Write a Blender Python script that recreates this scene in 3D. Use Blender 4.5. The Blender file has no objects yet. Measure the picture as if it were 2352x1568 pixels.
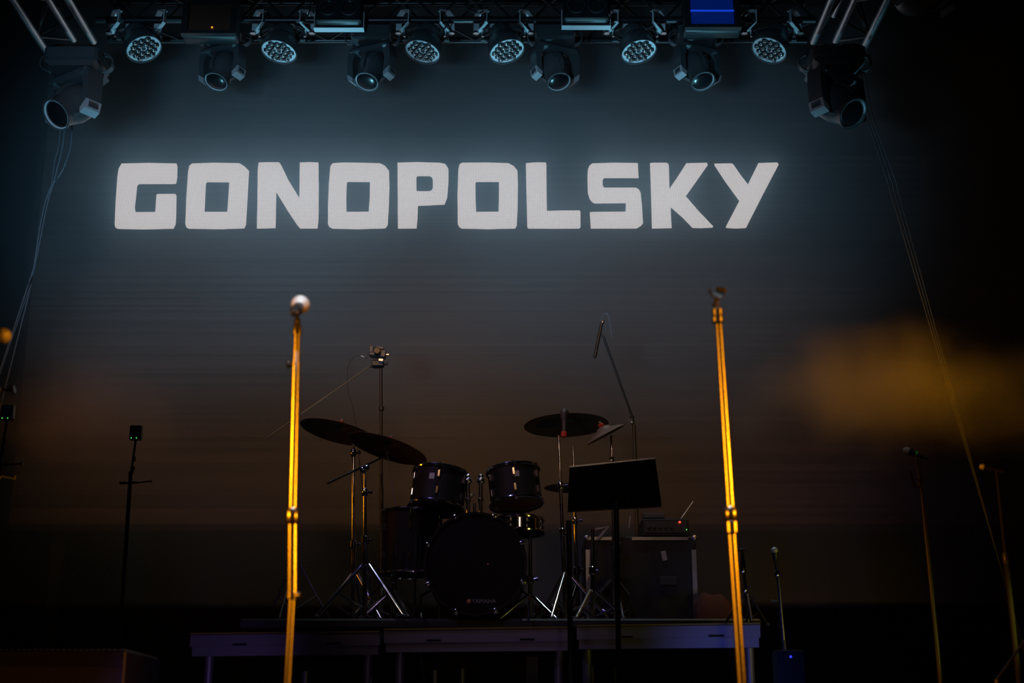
import bpy, math, random
from mathutils import Vector, Matrix
from mathutils.geometry import tessellate_polygon

random.seed(7)
PI = math.pi
S = bpy.context.scene
COL = S.collection

# ------------------------------------------------------------------ camera
W, H = 2352.0, 1568.0
FPX = 3267.0                     # 50 mm on a 36 mm wide sensor
PITCH = math.radians(16.0)
CAM = Vector((0.0, 0.0, 0.40))
cd = bpy.data.cameras.new('camera')
cam = bpy.data.objects.new('camera', cd)
COL.objects.link(cam)
cam.location = CAM
cam.rotation_euler = (PI / 2 + PITCH, 0, 0)
cd.sensor_width = 36.0
cd.lens = 36.0 * FPX / W
cd.clip_end = 200
cd.dof.use_dof = True
cd.dof.focus_distance = 9.3
cd.dof.aperture_fstop = 2.8
S.camera = cam

# ------------------------------------------------------------------ world, exposure
wd = bpy.data.worlds.new('world')
wd.use_nodes = True
wd.node_tree.nodes['Background'].inputs[0].default_value = (0.3, 0.4, 0.6, 1)
wd.node_tree.nodes['Background'].inputs[1].default_value = 0.0006
S.world = wd
S.view_settings.view_transform = 'Standard'
S.view_settings.look = 'None'
S.view_settings.gamma = 1.0
S.view_settings.exposure = 0.0
S.view_settings.use_curve_mapping = False
S.cycles.max_bounces = 6
S.cycles.diffuse_bounces = 2
S.cycles.glossy_bounces = 3
S.cycles.volume_bounces = 1
S.cycles.transparent_max_bounces = 16
S.cycles.volume_step_rate = 2.0
S.cycles.volume_max_steps = 128
S.cycles.sample_clamp_indirect = 3.0
S.cycles.caustics_reflective = False
S.cycles.caustics_refractive = False

CP, SP = math.cos(PITCH), math.sin(PITCH)


def at(px, py, Y):
    """world point on the depth plane y=Y seen at pixel (px,py)"""
    xc = (px - W / 2) / FPX
    yc = (H / 2 - py) / FPX
    t = Y / (CP - yc * SP)
    return Vector((t * xc, Y, CAM.z + t * (SP + yc * CP)))


def mpp(py, Y):
    """metres covered by one pixel there"""
    yc = (H / 2 - py) / FPX
    return Y / (CP - yc * SP) / FPX


# ------------------------------------------------------------------ lights
def spot(name, loc, target, power, color, size=40, blend=0.6, radius=0.08):
    ld = bpy.data.lights.new(name, 'SPOT')
    ld.energy = power
    ld.color = color
    ld.spot_size = math.radians(size)
    ld.spot_blend = blend
    ld.shadow_soft_size = radius
    o = bpy.data.objects.new(name, ld)
    COL.objects.link(o)
    o.location = loc
    o.rotation_euler = (Vector(target) - Vector(loc)).to_track_quat('-Z', 'Y').to_euler()
    return o


AMBER = (1.0, 0.29, 0.003)
WARM = (1.0, 0.62, 0.42)
CYAN = (0.22, 0.72, 1.0)
BLUE = (0.13, 0.17, 1.0)
COOL = (0.29, 0.66, 1.0)
LIGHTS = [
    # side amber lamps on the microphone stands
    ('spot_amber_left', (-4.0, 2.0, 1.95), (0.0, 3.9, 1.28), 680, AMBER, 27, 0.5, 0.16),
    ('spot_amber_right', (4.0, 2.0, 1.95), (0.0, 3.9, 1.28), 680, AMBER, 27, 0.5, 0.16),
    # steep cool lamp over the microphones
    ('spot_microphones', (-0.1, 2.7, 6.6), (0.0, 3.9, 1.7), 800, (0.8, 0.92, 1.0), 26, 0.8, 0.12),
    # amber beams into the smoke on both sides
    ('spot_smoke_right', (3.1, 7.3, 5.7), (2.35, 7.9, 2.75), 330, (1.0, 0.36, 0.0), 32, 1.0, 0.2),
    ('spot_smoke_left', (-5.4, 7.2, 2.4), (-2.6, 7.9, 2.6), 70, AMBER, 40, 1.0, 0.2),
    # unseen cool lamps, added to make the bluish glow around the letters
    ('spot_cool_wall_fill', (-2.4, 2.5, 1.7), (-2.3, 9.6, 4.15), 620, COOL, 27, 1.0, 0.3),
    ('spot_cool_wall_fill', (-2.2, 2.5, 1.7), (-0.7, 9.6, 4.15), 620, COOL, 27, 1.0, 0.3),
    ('spot_cool_wall_fill', (-1.6, 2.5, 1.7), (1.1, 9.6, 4.15), 660, COOL, 27, 1.0, 0.3),
    # warm front wash on the lower wall
    ('spot_warm_wall', (-1.2, 2.0, 5.5), (-1.7, 9.6, 2.75), 410, (1.0, 0.47, 0.22), 30, 1.0, 0.3),
    ('spot_warm_wall', (-0.4, 2.0, 5.5), (0.7, 9.6, 2.7), 410, (1.0, 0.47, 0.22), 30, 1.0, 0.3),
    # unseen cyan lamps, added behind the riser to brighten the truss undersides
    ('spot_truss_fill', (-2.4, 9.0, 0.2), (-2.5, 8.35, 4.9), 320, CYAN, 22, 0.9, 0.1),
    ('spot_truss_fill', (-1.25, 8.95, 1.3), (-1.3, 8.38, 4.9), 320, CYAN, 22, 0.9, 0.1),
    ('spot_truss_fill', (-0.15, 8.95, 1.3), (-0.15, 8.38, 4.9), 320, CYAN, 22, 0.9, 0.1),
    ('spot_truss_fill', (1.0, 8.95, 1.3), (1.0, 8.38, 4.9), 320, CYAN, 22, 0.9, 0.1),
    ('spot_truss_fill', (2.2, 9.0, 0.2), (2.2, 8.35, 4.9), 320, CYAN, 22, 0.9, 0.1),
    # small colored lamps over the drums, with added fills among them
    ('spot_drums_violet', (-1.5, 5.6, 4.6), (0.0, 8.0, 1.6), 70, (0.36, 0.3, 1.0), 34, 0.8, 0.08),
    ('spot_drums_yellow', (2.4, 5.5, 0.8), (0.6, 8.0, 1.4), 13, (1.0, 0.82, 0.1), 36, 0.8, 0.08),
    ('spot_drums_warm', (-2.4, 5.2, 3.4), (-0.3, 8.0, 1.7), 18, WARM, 36, 0.8, 0.08),
    ('spot_drums_front_fill', (0.4, 1.6, 3.3), (-0.1, 8.0, 1.6), 17, WARM, 22, 0.8, 0.06),  # unseen fill added to brighten the bass drum claws
    ('spot_drums_top_fill', (0.5, 7.4, 5.7), (0.4, 7.5, 1.8), 95, (0.75, 0.95, 1.0), 52, 0.8, 0.08),  # unseen fill added for glints on rims and the music stand lip
    ('spot_front_microphone', (-0.35, 0.8, 3.2), (-0.57, 3.9, 1.66), 480, (0.85, 0.95, 1.0), 6, 0.5, 0.08),
    ('spot_right_microphone_fill', (1.4, 3.2, 5.2), (1.98, 6.4, 1.98), 120, (1.0, 0.9, 0.85), 7, 0.6, 0.06),  # unseen narrow fill added to brighten this one microphone head
    ('spot_riser_violet', (0.0, 5.0, 0.35), (-0.2, 7.4, 0.92), 3.5, (0.8, 0.45, 0.9), 40, 0.9, 0.08),
    ('spot_riser_blue', (0.6, 5.0, 0.35), (1.25, 7.2, 0.9), 26, BLUE, 30, 0.9, 0.08),
    ('spot_riser_violet', (-1.3, 5.0, 0.35), (-1.7, 7.5, 0.9), 16, (0.5, 0.3, 1.0), 30, 0.9, 0.08),
]
for a in LIGHTS:
    spot(*a)


# ------------------------------------------------------------------ materials
def mat(name, color, rough=0.5, metal=0.0, emit=None, estr=0.0, coat=0.0, noise=0.0, nscale=40.0, spec=0.5, bump=0.0):
    m = bpy.data.materials.new(name)
    m.use_nodes = True
    nt = m.node_tree
    b = nt.nodes['Principled BSDF']
    b.inputs['Base Color'].default_value = (*color, 1)
    b.inputs['Roughness'].default_value = rough
    b.inputs['Metallic'].default_value = metal
    b.inputs['Specular IOR Level'].default_value = spec
    b.inputs['Coat Weight'].default_value = coat
    if emit:
        b.inputs['Emission Color'].default_value = (*emit, 1)
        b.inputs['Emission Strength'].default_value = estr
    if noise or bump:
        tc = nt.nodes.new('ShaderNodeTexCoord')
        n = nt.nodes.new('ShaderNodeTexNoise')
        n.inputs['Scale'].default_value = nscale
        n.inputs['Detail'].default_value = 4
        nt.links.new(tc.outputs['Object'], n.inputs['Vector'])
        if noise:
            mr = nt.nodes.new('ShaderNodeMapRange')
            mr.inputs['To Min'].default_value = max(0.02, rough - noise)
            mr.inputs['To Max'].default_value = min(1.0, rough + noise)
            nt.links.new(n.outputs['Fac'], mr.inputs['Value'])
            nt.links.new(mr.outputs['Result'], b.inputs['Roughness'])
        if bump:
            bp = nt.nodes.new('ShaderNodeBump')
            bp.inputs['Strength'].default_value = bump
            bp.inputs['Distance'].default_value = 0.002
            nt.links.new(n.outputs['Fac'], bp.inputs['Height'])
            nt.links.new(bp.outputs['Normal'], b.inputs['Normal'])
    return m


M = {}
M['black'] = mat('black_paint', (0.012, 0.012, 0.013), 0.9, noise=0.05)
M['drape'] = mat('black_drape', (0.006, 0.006, 0.007), 0.95, spec=0.1)
M['plastic'] = mat('black_plastic', (0.028, 0.028, 0.03), 0.42, noise=0.08)
M['fixture'] = mat('fixture_plastic', (0.065, 0.07, 0.075), 0.38, noise=0.08)
M['powder'] = mat('black_powder_coat', (0.05, 0.05, 0.05), 0.38, 0.3, noise=0.08)
M['trussblack'] = mat('black_truss_paint', (0.02, 0.02, 0.022), 0.3, 0.0, noise=0.08)
M['alu'] = mat('aluminium', (0.62, 0.63, 0.65), 0.34, 1.0, noise=0.1, nscale=25)
M['chrome'] = mat('chrome', (0.75, 0.75, 0.78), 0.12, 1.0, noise=0.05)
M['stand'] = mat('satin_stand_metal', (0.45, 0.45, 0.45), 0.27, 1.0)
M['grille'] = mat('steel_mesh', (0.75, 0.75, 0.76), 0.5, 0.7, bump=0.9, nscale=500)
M['plate'] = mat('lamp_face_plate', (0.8, 0.82, 0.84), 0.5)
M['lenscup'] = mat('black_lens_cup', (0.006, 0.006, 0.007), 0.35)
M['lens'] = mat('clear_lens', (0.45, 0.5, 0.52), 0.14, 0.9)
M['littipgrey'] = mat('painted_lit_tip', (0.34, 0.36, 0.38), 0.45)
M['glass'] = mat('dark_glass', (0.01, 0.01, 0.012), 0.22)
M['reflector'] = mat('lamp_reflector', (0.35, 0.35, 0.36), 0.35, 0.8)
M['cable'] = mat('cable_rubber', (0.03, 0.03, 0.03), 0.5)
M['wire'] = mat('grey_cable', (0.16, 0.21, 0.25), 0.4)
M['drumhead'] = mat('black_drum_head', (0.004, 0.0035, 0.003), 0.5, spec=0.2)
M['shell'] = mat('dark_shell', (0.010, 0.007, 0.006), 0.55, coat=0.0, spec=0.25)
M['shellwood'] = mat('brown_shell', (0.16, 0.06, 0.025), 0.3, coat=0.4)  # orange-brown reflections painted on the lower drum heads, not a shell colour
M['badge'] = mat('grey_badge', (0.3, 0.3, 0.3), 0.4, 0.3)
M['cymbal'] = mat('dark_bronze', (0.16, 0.11, 0.07), 0.5, 0.2, noise=0.1, nscale=90)
M['red'] = mat('red_felt', (0.45, 0.03, 0.02), 0.8)
M['wood'] = mat('orange_wood', (0.55, 0.2, 0.06), 0.4)
M['deck'] = mat('deck_plywood', (0.03, 0.028, 0.026), 0.6, noise=0.1)
M['riseralu'] = mat('riser_profile', (0.3, 0.3, 0.33), 0.5, 0.6, noise=0.1)
M['yellow'] = mat('yellow_edge_tape', (0.3, 0.24, 0.04), 0.6)
M['caseblack'] = mat('case_laminate', (0.009, 0.009, 0.010), 0.5, noise=0.05)
M['redcloth'] = mat('red_cloth', (0.035, 0.007, 0.004), 0.9, bump=0.4, nscale=30)
M['white'] = mat('white_connector', (0.7, 0.66, 0.62), 0.4)
M['greenled'] = mat('green_led', (0.1, 0.6, 0.1), 0.4, emit=(0.1, 1.0, 0.15), estr=1.6)
M['redled'] = mat('red_led', (0.6, 0.05, 0.03), 0.4, emit=(1.0, 0.05, 0.03), estr=2.5)
M['blueled'] = mat('blue_led', (0.05, 0.05, 0.6), 0.4, emit=(0.03, 0.05, 1.0), estr=1.6)
M['amberglint'] = mat('painted_amber_glint', (0.6, 0.3, 0.03), 0.4, emit=(1.0, 0.45, 0.03), estr=1.2)
M['print'] = mat('grey_print', (0.3, 0.28, 0.27), 0.5)


def led_material():
    """the lit diodes: a fine lattice of dots"""
    m = bpy.data.materials.new('led_diodes_lit')
    m.use_nodes = True
    nt = m.node_tree
    nt.nodes.clear()
    out = nt.nodes.new('ShaderNodeOutputMaterial')
    em = nt.nodes.new('ShaderNodeEmission')
    tc = nt.nodes.new('ShaderNodeTexCoord')
    sx = nt.nodes.new('ShaderNodeSeparateXYZ')
    nt.links.new(tc.outputs['Object'], sx.inputs[0])
    prods = []
    for ax in ('X', 'Z'):
        mu = nt.nodes.new('ShaderNodeMath'); mu.operation = 'MULTIPLY'
        mu.inputs[1].default_value = 2 * PI / 0.00610
        nt.links.new(sx.outputs[ax], mu.inputs[0])
        si = nt.nodes.new('ShaderNodeMath'); si.operation = 'SINE'
        nt.links.new(mu.outputs[0], si.inputs[0])
        prods.append(si)
    ad = nt.nodes.new('ShaderNodeMath'); ad.operation = 'ADD'
    nt.links.new(prods[0].outputs[0], ad.inputs[0])
    nt.links.new(prods[1].outputs[0], ad.inputs[1])
    mr = nt.nodes.new('ShaderNodeMapRange')
    mr.inputs['From Min'].default_value = -2
    mr.inputs['From Max'].default_value = 2
    mr.inputs['To Min'].default_value = 0.35 * LETTER_E
    mr.inputs['To Max'].default_value = 1.5 * LETTER_E
    nt.links.new(ad.outputs[0], mr.inputs['Value'])
    em.inputs['Color'].default_value = (*LETTER_C, 1)
    nt.links.new(mr.outputs['Result'], em.inputs['Strength'])
    nt.links.new(em.outputs[0], out.inputs['Surface'])
    return m


def wall_material():
    """unlit diode rows of the video wall: dark louvred lines"""
    m = bpy.data.materials.new('led_wall_face')
    m.use_nodes = True
    nt = m.node_tree
    b = nt.nodes['Principled BSDF']
    b.inputs['Roughness'].default_value = 0.75
    b.inputs['Specular IOR Level'].default_value = 0.15
    tc = nt.nodes.new('ShaderNodeTexCoord')
    mp = nt.nodes.new('ShaderNodeMapping')
    mp.inputs['Scale'].default_value = (0.08, 1.0, 34.0)
    nt.links.new(tc.outputs['Object'], mp.inputs[0])
    n = nt.nodes.new('ShaderNodeTexNoise')
    n.inputs['Scale'].default_value = 1.0
    n.inputs['Detail'].default_value = 1.5
    n.inputs['Roughness'].default_value = 0.8
    nt.links.new(mp.outputs[0], n.inputs['Vector'])
    cr = nt.nodes.new('ShaderNodeValToRGB')
    cr.color_ramp.elements[0].position = 0.3
    cr.color_ramp.elements[0].color = (0.06, 0.06, 0.061, 1)
    cr.color_ramp.elements[1].position = 0.7
    cr.color_ramp.elements[1].color = (0.13, 0.13, 0.135, 1)
    nt.links.new(n.outputs['Fac'], cr.inputs[0])
    nt.links.new(cr.outputs[0], b.inputs['Base Color'])
    return m


LETTER_E = 0.86
LETTER_C = (0.79, 0.89, 1.0)
M['led'] = led_material()
M['wall'] = wall_material()


# ------------------------------------------------------------------ mesh builder
class MB:
    def __init__(self):
        self.v = []
        self.f = []

    def add(self, vs, fs, mx=None):
        o = len(self.v)
        for p in vs:
            p = Vector(p)
            self.v.append(mx @ p if mx is not None else p)
        for f in fs:
            self.f.append([i + o for i in f])
        return self

    def box(self, c, s, mx=None, bev=0.0):
        hx, hy, hz = s[0] / 2, s[1] / 2, s[2] / 2
        c = Vector(c)
        if bev <= 0:
            vs = [c + Vector((x * hx, y * hy, z * hz)) for x in (-1, 1) for y in (-1, 1) for z in (-1, 1)]
            fs = [(0, 1, 3, 2), (4, 6, 7, 5), (0, 4, 5, 1), (2, 3, 7, 6), (0, 2, 6, 4), (1, 5, 7, 3)]
            return self.add(vs, fs, mx)
        b = min(bev, hx, hy, hz)
        prof = [(-hz, b), (-hz + b, 0), (hz - b, 0), (hz, b)]
        rings = []
        for z, i in prof:
            ax, ay = hx - i, hy - i
            k = b * 0.6
            rings.append([(ax, ay - k, z), (ax - k, ay, z), (-ax + k, ay, z), (-ax, ay - k, z),
                          (-ax, -ay + k, z), (-ax + k, -ay, z), (ax - k, -ay, z), (ax, -ay + k, z)])
        vs = [c + Vector(p) for r in rings for p in r]
        fs = [tuple(range(7, -1, -1)), tuple(range(24, 32))]
        for r in range(3):
            for i in range(8):
                j = (i + 1) % 8
                fs.append((r * 8 + i, r * 8 + j, (r + 1) * 8 + j, (r + 1) * 8 + i))
        return self.add(vs, fs, mx)

    def lathe(self, prof, n=24, mx=None, cap=True):
        """prof: list of (r,z) about local z"""
        vs = []
        for r, z in prof:
            for i in range(n):
                a = 2 * PI * i / n
                vs.append((r * math.cos(a), r * math.sin(a), z))
        fs = []
        for k in range(len(prof) - 1):
            for i in range(n):
                j = (i + 1) % n
                fs.append((k * n + i, k * n + j, (k + 1) * n + j, (k + 1) * n + i))
        if cap:
            fs.append(tuple(range(n - 1, -1, -1)))
            k = (len(prof) - 1) * n
            fs.append(tuple(k + i for i in range(n)))
        return self.add(vs, fs, mx)

    def tube(self, a, b, r, r2=None, n=14, mx=None):
        a, b = Vector(a), Vector(b)
        d = b - a
        L = d.length
        q = d.to_track_quat('Z', 'Y').to_matrix().to_4x4()
        t = Matrix.Translation(a) @ q
        if mx is not None:
            t = mx @ t
        return self.lathe([(r, 0), (r if r2 is None else r2, L)], n, t)

    def sweep(self, pts, r, n=8, mx=None, flat=None):
        """a tube along a polyline; flat=(w,t) makes a flat bar"""
        pts = [Vector(p) for p in pts]
        vs = []
        prev = None
        for i, p in enumerate(pts):
            if i == 0:
                d = pts[1] - pts[0]
            elif i == len(pts) - 1:
                d = pts[-1] - pts[-2]
            else:
                d = (pts[i + 1] - pts[i]).normalized() + (pts[i] - pts[i - 1]).normalized()
            d = d.normalized()
            if prev is None:
                u = Vector((0, 1, 0)) if abs(d.y) < 0.9 else Vector((1, 0, 0))
            else:
                u = prev
            u = (u - d * u.dot(d)).normalized()
            prev = u
            w = d.cross(u)
            if flat:
                a, b = flat[0] / 2, flat[1] / 2
                for x, y in ((a, b), (-a, b), (-a, -b), (a, -b)):
                    vs.append(p + u * x + w * y)
            else:
                for k in range(n):
                    an = 2 * PI * k / n
                    vs.append(p + (u * math.cos(an) + w * math.sin(an)) * r)
        m = 4 if flat else n
        fs = []
        for i in range(len(pts) - 1):
            for k in range(m):
                j = (k + 1) % m
                fs.append((i * m + k, i * m + j, (i + 1) * m + j, (i + 1) * m + k))
        fs.append(tuple(range(m - 1, -1, -1)))
        fs.append(tuple((len(pts) - 1) * m + k for k in range(m)))
        return self.add(vs, fs, mx)

    def prism(self, poly, y0, y1, mx=None, holes=()):
        """polygon in local x,z extruded along y"""
        loops = [[Vector((p[0], 0, p[1])) for p in poly]] + [[Vector((p[0], 0, p[1])) for p in h] for h in holes]
        tri = tessellate_polygon([[Vector((p.x, p.z, 0)) for p in l] for l in loops])
        flat = [p for l in loops for p in l]
        n = len(flat)
        vs = [(p.x, y0, p.z) for p in flat] + [(p.x, y1, p.z) for p in flat]
        fs = [tuple(t) for t in tri] + [tuple(i + n for i in reversed(t)) for t in tri]
        o = 0
        for l in loops:
            k = len(l)
            for i in range(k):
                j = (i + 1) % k
                fs.append((o + i, o + j, o + j + n, o + i + n))
            o += k
        return self.add(vs, fs, mx)

    def ball(self, c, r, n=16, mx=None, sz=1.0):
        prof = []
        h = n // 2
        for i in range(h + 1):
            a = -PI / 2 + PI * i / h
            prof.append((max(1e-4, r * math.cos(a)), r * math.sin(a) * sz))
        t = Matrix.Translation(Vector(c))
        if mx is not None:
            t = mx @ t
        return self.lathe(prof, n, t, cap=False)

    def build(self, name, material, parent=None, smooth=True, origin=None):
        me = bpy.data.meshes.new(name)
        o = Vector(origin) if origin is not None else Vector((0, 0, 0))
        me.from_pydata([tuple(p - o) for p in self.v], [], self.f)
        import bmesh
        bm = bmesh.new()
        bm.from_mesh(me)
        bmesh.ops.recalc_face_normals(bm, faces=bm.faces)
        bm.to_mesh(me)
        bm.free()
        me.materials.append(material)
        if smooth:
            for p in me.polygons:
                p.use_smooth = True
            try:
                me.set_sharp_from_angle(angle=math.radians(38))
            except Exception:
                pass
        ob = bpy.data.objects.new(name, me)
        COL.objects.link(ob)
        ob.location = o
        if parent is not None:
            ob.parent = parent
        return ob


def tag(o, label=None, cat=None, group=None, kind=None):
    if label:
        o['label'] = label
    if cat:
        o['category'] = cat
    if group:
        o['group'] = group
    if kind:
        o['kind'] = kind
    return o


def thing(name, label, cat, loc=(0, 0, 0), group=None):
    o = bpy.data.objects.new(name, None)
    COL.objects.link(o)
    o.location = loc
    o.empty_display_size = 0.05
    return tag(o, label, cat, group)


def frame_z(loc, zdir, xhint=(1, 0, 0)):
    """matrix with local +z along zdir"""
    z = Vector(zdir).normalized()
    x = Vector(xhint)
    x = (x - z * x.dot(z)).normalized()
    y = z.cross(x)
    m = Matrix((x, y, z)).transposed().to_4x4()
    m.translation = Vector(loc)
    return m


def facing(p, alpha, ratio):
    """normal of a disc at p whose outline reads as an ellipse of that ratio, long axis at alpha degrees"""
    v = (CAM - p).normalized()
    r = Vector((1, 0, 0)); r = (r - v * r.dot(v)).normalized()
    u = v.cross(r)
    if u.z < 0:
        u = -u
    a = math.radians(alpha)
    sb = math.sqrt(1 - ratio * ratio)
    return (r * (sb * math.sin(a)) - u * (sb * math.cos(a)) + v * ratio).normalized()


def copy_tree(o, parent=None):
    c = o.copy()
    COL.objects.link(c)
    c.parent = parent
    for ch in list(o.children):
        copy_tree(ch, c)
    return c


def structure(name, mb, m, smooth=False):
    return tag(mb.build(name, m, smooth=smooth), kind='structure')


# ------------------------------------------------------------------ the room
ZD = at(1095, 1418, 7.5).z              # top of the black platform under the drums
structure('floor', MB().box((0, 5.0, -0.05), (13, 11, 0.1)), M['black'])
structure('wall_back', MB().box((0, 10.35, 3.5), (13, 0.1, 7.2)), M['drape'])
structure('wall_left', MB().box((-6.45, 5.0, 3.5), (0.1, 10.8, 7.2)), M['drape'])
structure('wall_right', MB().box((6.45, 5.0, 3.5), (0.1, 10.8, 7.2)), M['drape'])
structure('ceiling', MB().box((0, 5.0, 7.1), (13, 11, 0.1)), M['drape'])

# ------------------------------------------------------------------ LED wall with the name
YW = 9.6
scr = thing('led_screen', 'wide dark video wall behind the stage lit with big white capital letters', 'video screen', (0, YW, 0))


def rel(p):
    return Vector(p) - Vector((0, YW, 0))


a = at(20, 1205, YW)
b = at(2290, -60, YW)
x0, x1, z0, z1 = a.x, b.x, a.z, b.z
MB().box(((x0 + x1) / 2, 0.05, (z0 + z1) / 2), (x1 - x0, 0.1, z1 - z0)).build('display_panel', M['wall'], scr, smooth=False)
fr = MB()
for z in (z0 - 0.02, z1 + 0.02):
    fr.box(((x0 + x1) / 2, 0.05, z), (x1 - x0 + 0.08, 0.14, 0.04))
for x in (x0 - 0.02, x1 + 0.02):
    fr.box((x, 0.05, (z0 + z1) / 2), (0.04, 0.14, z1 - z0))
fr.build('frame', M['black'], scr, smooth=False)
for x in (x0 + 0.3, (x0 + x1) / 2, x1 - 0.3):
    MB().box((x, 0.16, z1 / 2), (0.08, 0.08, z1)).build('support_post', M['black'], scr, smooth=False)


def z1c(pts):
    return [(220 + x / 2.94, 340 + y / 2.94) for x, y in pts]


def z2c(pts):
    return [(1020 + x / 2.94, 340 + y / 2.94) for x, y in pts]


LET = [
    (z1c([(128, 520), (136, 340), (147, 190), (155, 140), (175, 105), (360, 101), (546, 105), (552, 125), (550, 200), (544, 238), (537, 243), (293, 243), (280, 256), (271, 340), (264, 405), (270, 433), (402, 432), (410, 316), (418, 311), (538, 310), (545, 322), (544, 420), (540, 515), (525, 545), (330, 549), (150, 546), (134, 538)]), []),
    (z1c([(605, 512), (612, 340), (624, 160), (632, 122), (650, 105), (800, 100), (970, 103), (1005, 125), (1035, 155), (1033, 200), (1024, 360), (1014, 520), (1003, 542), (850, 548), (630, 545), (612, 536)]), [z1c([(752, 231), (744, 240), (739, 330), (735, 431), (888, 431), (895, 340), (902, 232)])]),
    (z1c([(1088, 543), (1092, 340), (1094, 150), (1100, 98), (1170, 96), (1238, 97), (1252, 115), (1300, 215), (1375, 338), (1378, 98), (1440, 96), (1504, 98), (1506, 300), (1504, 480), (1498, 543), (1380, 543), (1360, 520), (1300, 430), (1219, 298), (1217, 430), (1214, 541)]), []),
    (z1c([(1568, 515), (1568, 400), (1574, 240), (1584, 125), (1600, 103), (1680, 98), (1920, 103), (1955, 122), (1980, 155), (1983, 260), (1978, 420), (1971, 522), (1955, 542), (1780, 548), (1600, 545), (1576, 532)]), [z1c([(1702, 228), (1695, 240), (1692, 340), (1693, 431), (1843, 430), (1850, 340), (1852, 230)])]),
    ([(913, 373.5), (960, 372.5), (1010, 374), (1023, 377), (1030, 388), (1030, 420), (1027, 455), (1021, 470), (960, 473), (959, 500), (957, 524.5), (914, 525)], [z1c([(2172, 190), (2165, 198), (2165, 286), (2172, 292), (2255, 292), (2268, 286), (2276, 270), (2276, 215), (2268, 197), (2255, 190)])]),
    (z2c([(93, 515), (90, 320), (97, 140), (104, 112), (120, 100), (280, 98), (435, 103), (470, 122), (496, 155), (499, 250), (496, 420), (491, 525), (480, 543), (300, 548), (120, 544), (103, 535)]), [z2c([(218, 229), (212, 236), (213, 340), (216, 431), (368, 430), (370, 340), (370, 229)])]),
    (z2c([(552, 103), (620, 97), (685, 98), (691, 106), (692, 260), (694, 425), (800, 422), (916, 422), (921, 432), (921, 535), (912, 543), (740, 545), (568, 543), (562, 535), (557, 340)]), []),
    (z2c([(970, 150), (980, 122), (1000, 104), (1150, 100), (1308, 102), (1313, 203), (1080, 203), (1072, 212), (1070, 250), (1080, 268), (1296, 268), (1315, 280), (1327, 302), (1337, 400), (1343, 508), (1330, 525), (1300, 543), (990, 543), (984, 435), (1000, 431), (1225, 430), (1227, 372), (1020, 375), (1000, 366), (983, 345), (971, 305), (968, 220)]), []),
    (z2c([(1390, 104), (1400, 100), (1500, 100), (1515, 108), (1518, 125), (1522, 275), (1570, 205), (1636, 103), (1775, 100), (1780, 116), (1700, 230), (1632, 326), (1720, 428), (1818, 530), (1810, 537), (1740, 541), (1678, 540), (1610, 470), (1530, 400), (1532, 470), (1537, 541), (1403, 543), (1398, 340)]), []),
    (z2c([(1825, 106), (1940, 104), (1952, 110), (2000, 180), (2051, 246), (2122, 102), (2250, 98), (2259, 112), (2150, 320), (2038, 540), (1970, 543), (1905, 540), (1903, 530), (1950, 440), (1993, 358), (1900, 230), (1826, 118)]), []),
]
for i, (out, holes) in enumerate(LET):
    def cv(q):
        p = rel(at(q[0], q[1], YW))
        return (p.x, p.z)
    mb = MB()
    mb.prism([cv(q) for q in out], -0.004, 0.0, holes=[[cv(q) for q in h] for h in holes])
    lt = mb.build('letter', M['led'], scr, smooth=False)
    lt['label'] = 'lit white letter %s' % 'GONOPOLSKY'[i]

# ------------------------------------------------------------------ smoke
HAZE_D = 1.4


def volume_mat(name, color, dens, g, build=None):
    m = bpy.data.materials.new(name)
    m.use_nodes = True
    nt = m.node_tree
    nt.nodes.clear()
    out = nt.nodes.new('ShaderNodeOutputMaterial')
    vs = nt.nodes.new('ShaderNodeVolumeScatter')
    vs.inputs['Color'].default_value = (*color, 1)
    vs.inputs['Density'].default_value = dens
    vs.inputs['Anisotropy'].default_value = g
    nt.links.new(vs.outputs[0], out.inputs['Volume'])
    if build:
        build(nt, vs)
    return m


hz = MB().box((0, 9.34, 3.6), (8.4, 0.48, 4.6)).build('haze', volume_mat('thin_haze', (0.50, 0.80, 1.0), HAZE_D, 0.35), smooth=False)
tag(hz, 'thin stage haze hanging in front of the lit letters', 'haze', kind='stuff')


def cloud(nt, vs, r, dens, scale, seed):
    tc = nt.nodes.new('ShaderNodeTexCoord')
    mp = nt.nodes.new('ShaderNodeMapping')
    mp.inputs['Scale'].default_value = (1 / r[0], 1 / r[1], 1 / r[2])
    nt.links.new(tc.outputs['Object'], mp.inputs[0])
    ln = nt.nodes.new('ShaderNodeVectorMath'); ln.operation = 'LENGTH'
    nt.links.new(mp.outputs[0], ln.inputs[0])
    n = nt.nodes.new('ShaderNodeTexNoise')
    n.inputs['Scale'].default_value = scale
    n.inputs['Detail'].default_value = 3
    n.noise_dimensions = '4D'
    n.inputs['W'].default_value = seed
    nt.links.new(tc.outputs['Object'], n.inputs['Vector'])
    s = nt.nodes.new('ShaderNodeMath'); s.operation = 'MULTIPLY_ADD'
    s.inputs[1].default_value = 1.5
    s.inputs[2].default_value = -0.75
    nt.links.new(n.outputs['Fac'], s.inputs[0])
    ad = nt.nodes.new('ShaderNodeMath'); ad.operation = 'ADD'
    nt.links.new(ln.outputs['Value'], ad.inputs[0])
    nt.links.new(s.outputs[0], ad.inputs[1])
    mr = nt.nodes.new('ShaderNodeMapRange')
    mr.interpolation_type = 'SMOOTHERSTEP'
    mr.inputs['From Min'].default_value = 1.0
    mr.inputs['From Max'].default_value = -0.25
    mr.inputs['To Min'].default_value = 0.0
    mr.inputs['To Max'].default_value = dens
    nt.links.new(ad.outputs[0], mr.inputs['Value'])
    nt.links.new(mr.outputs['Result'], vs.inputs['Density'])


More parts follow.
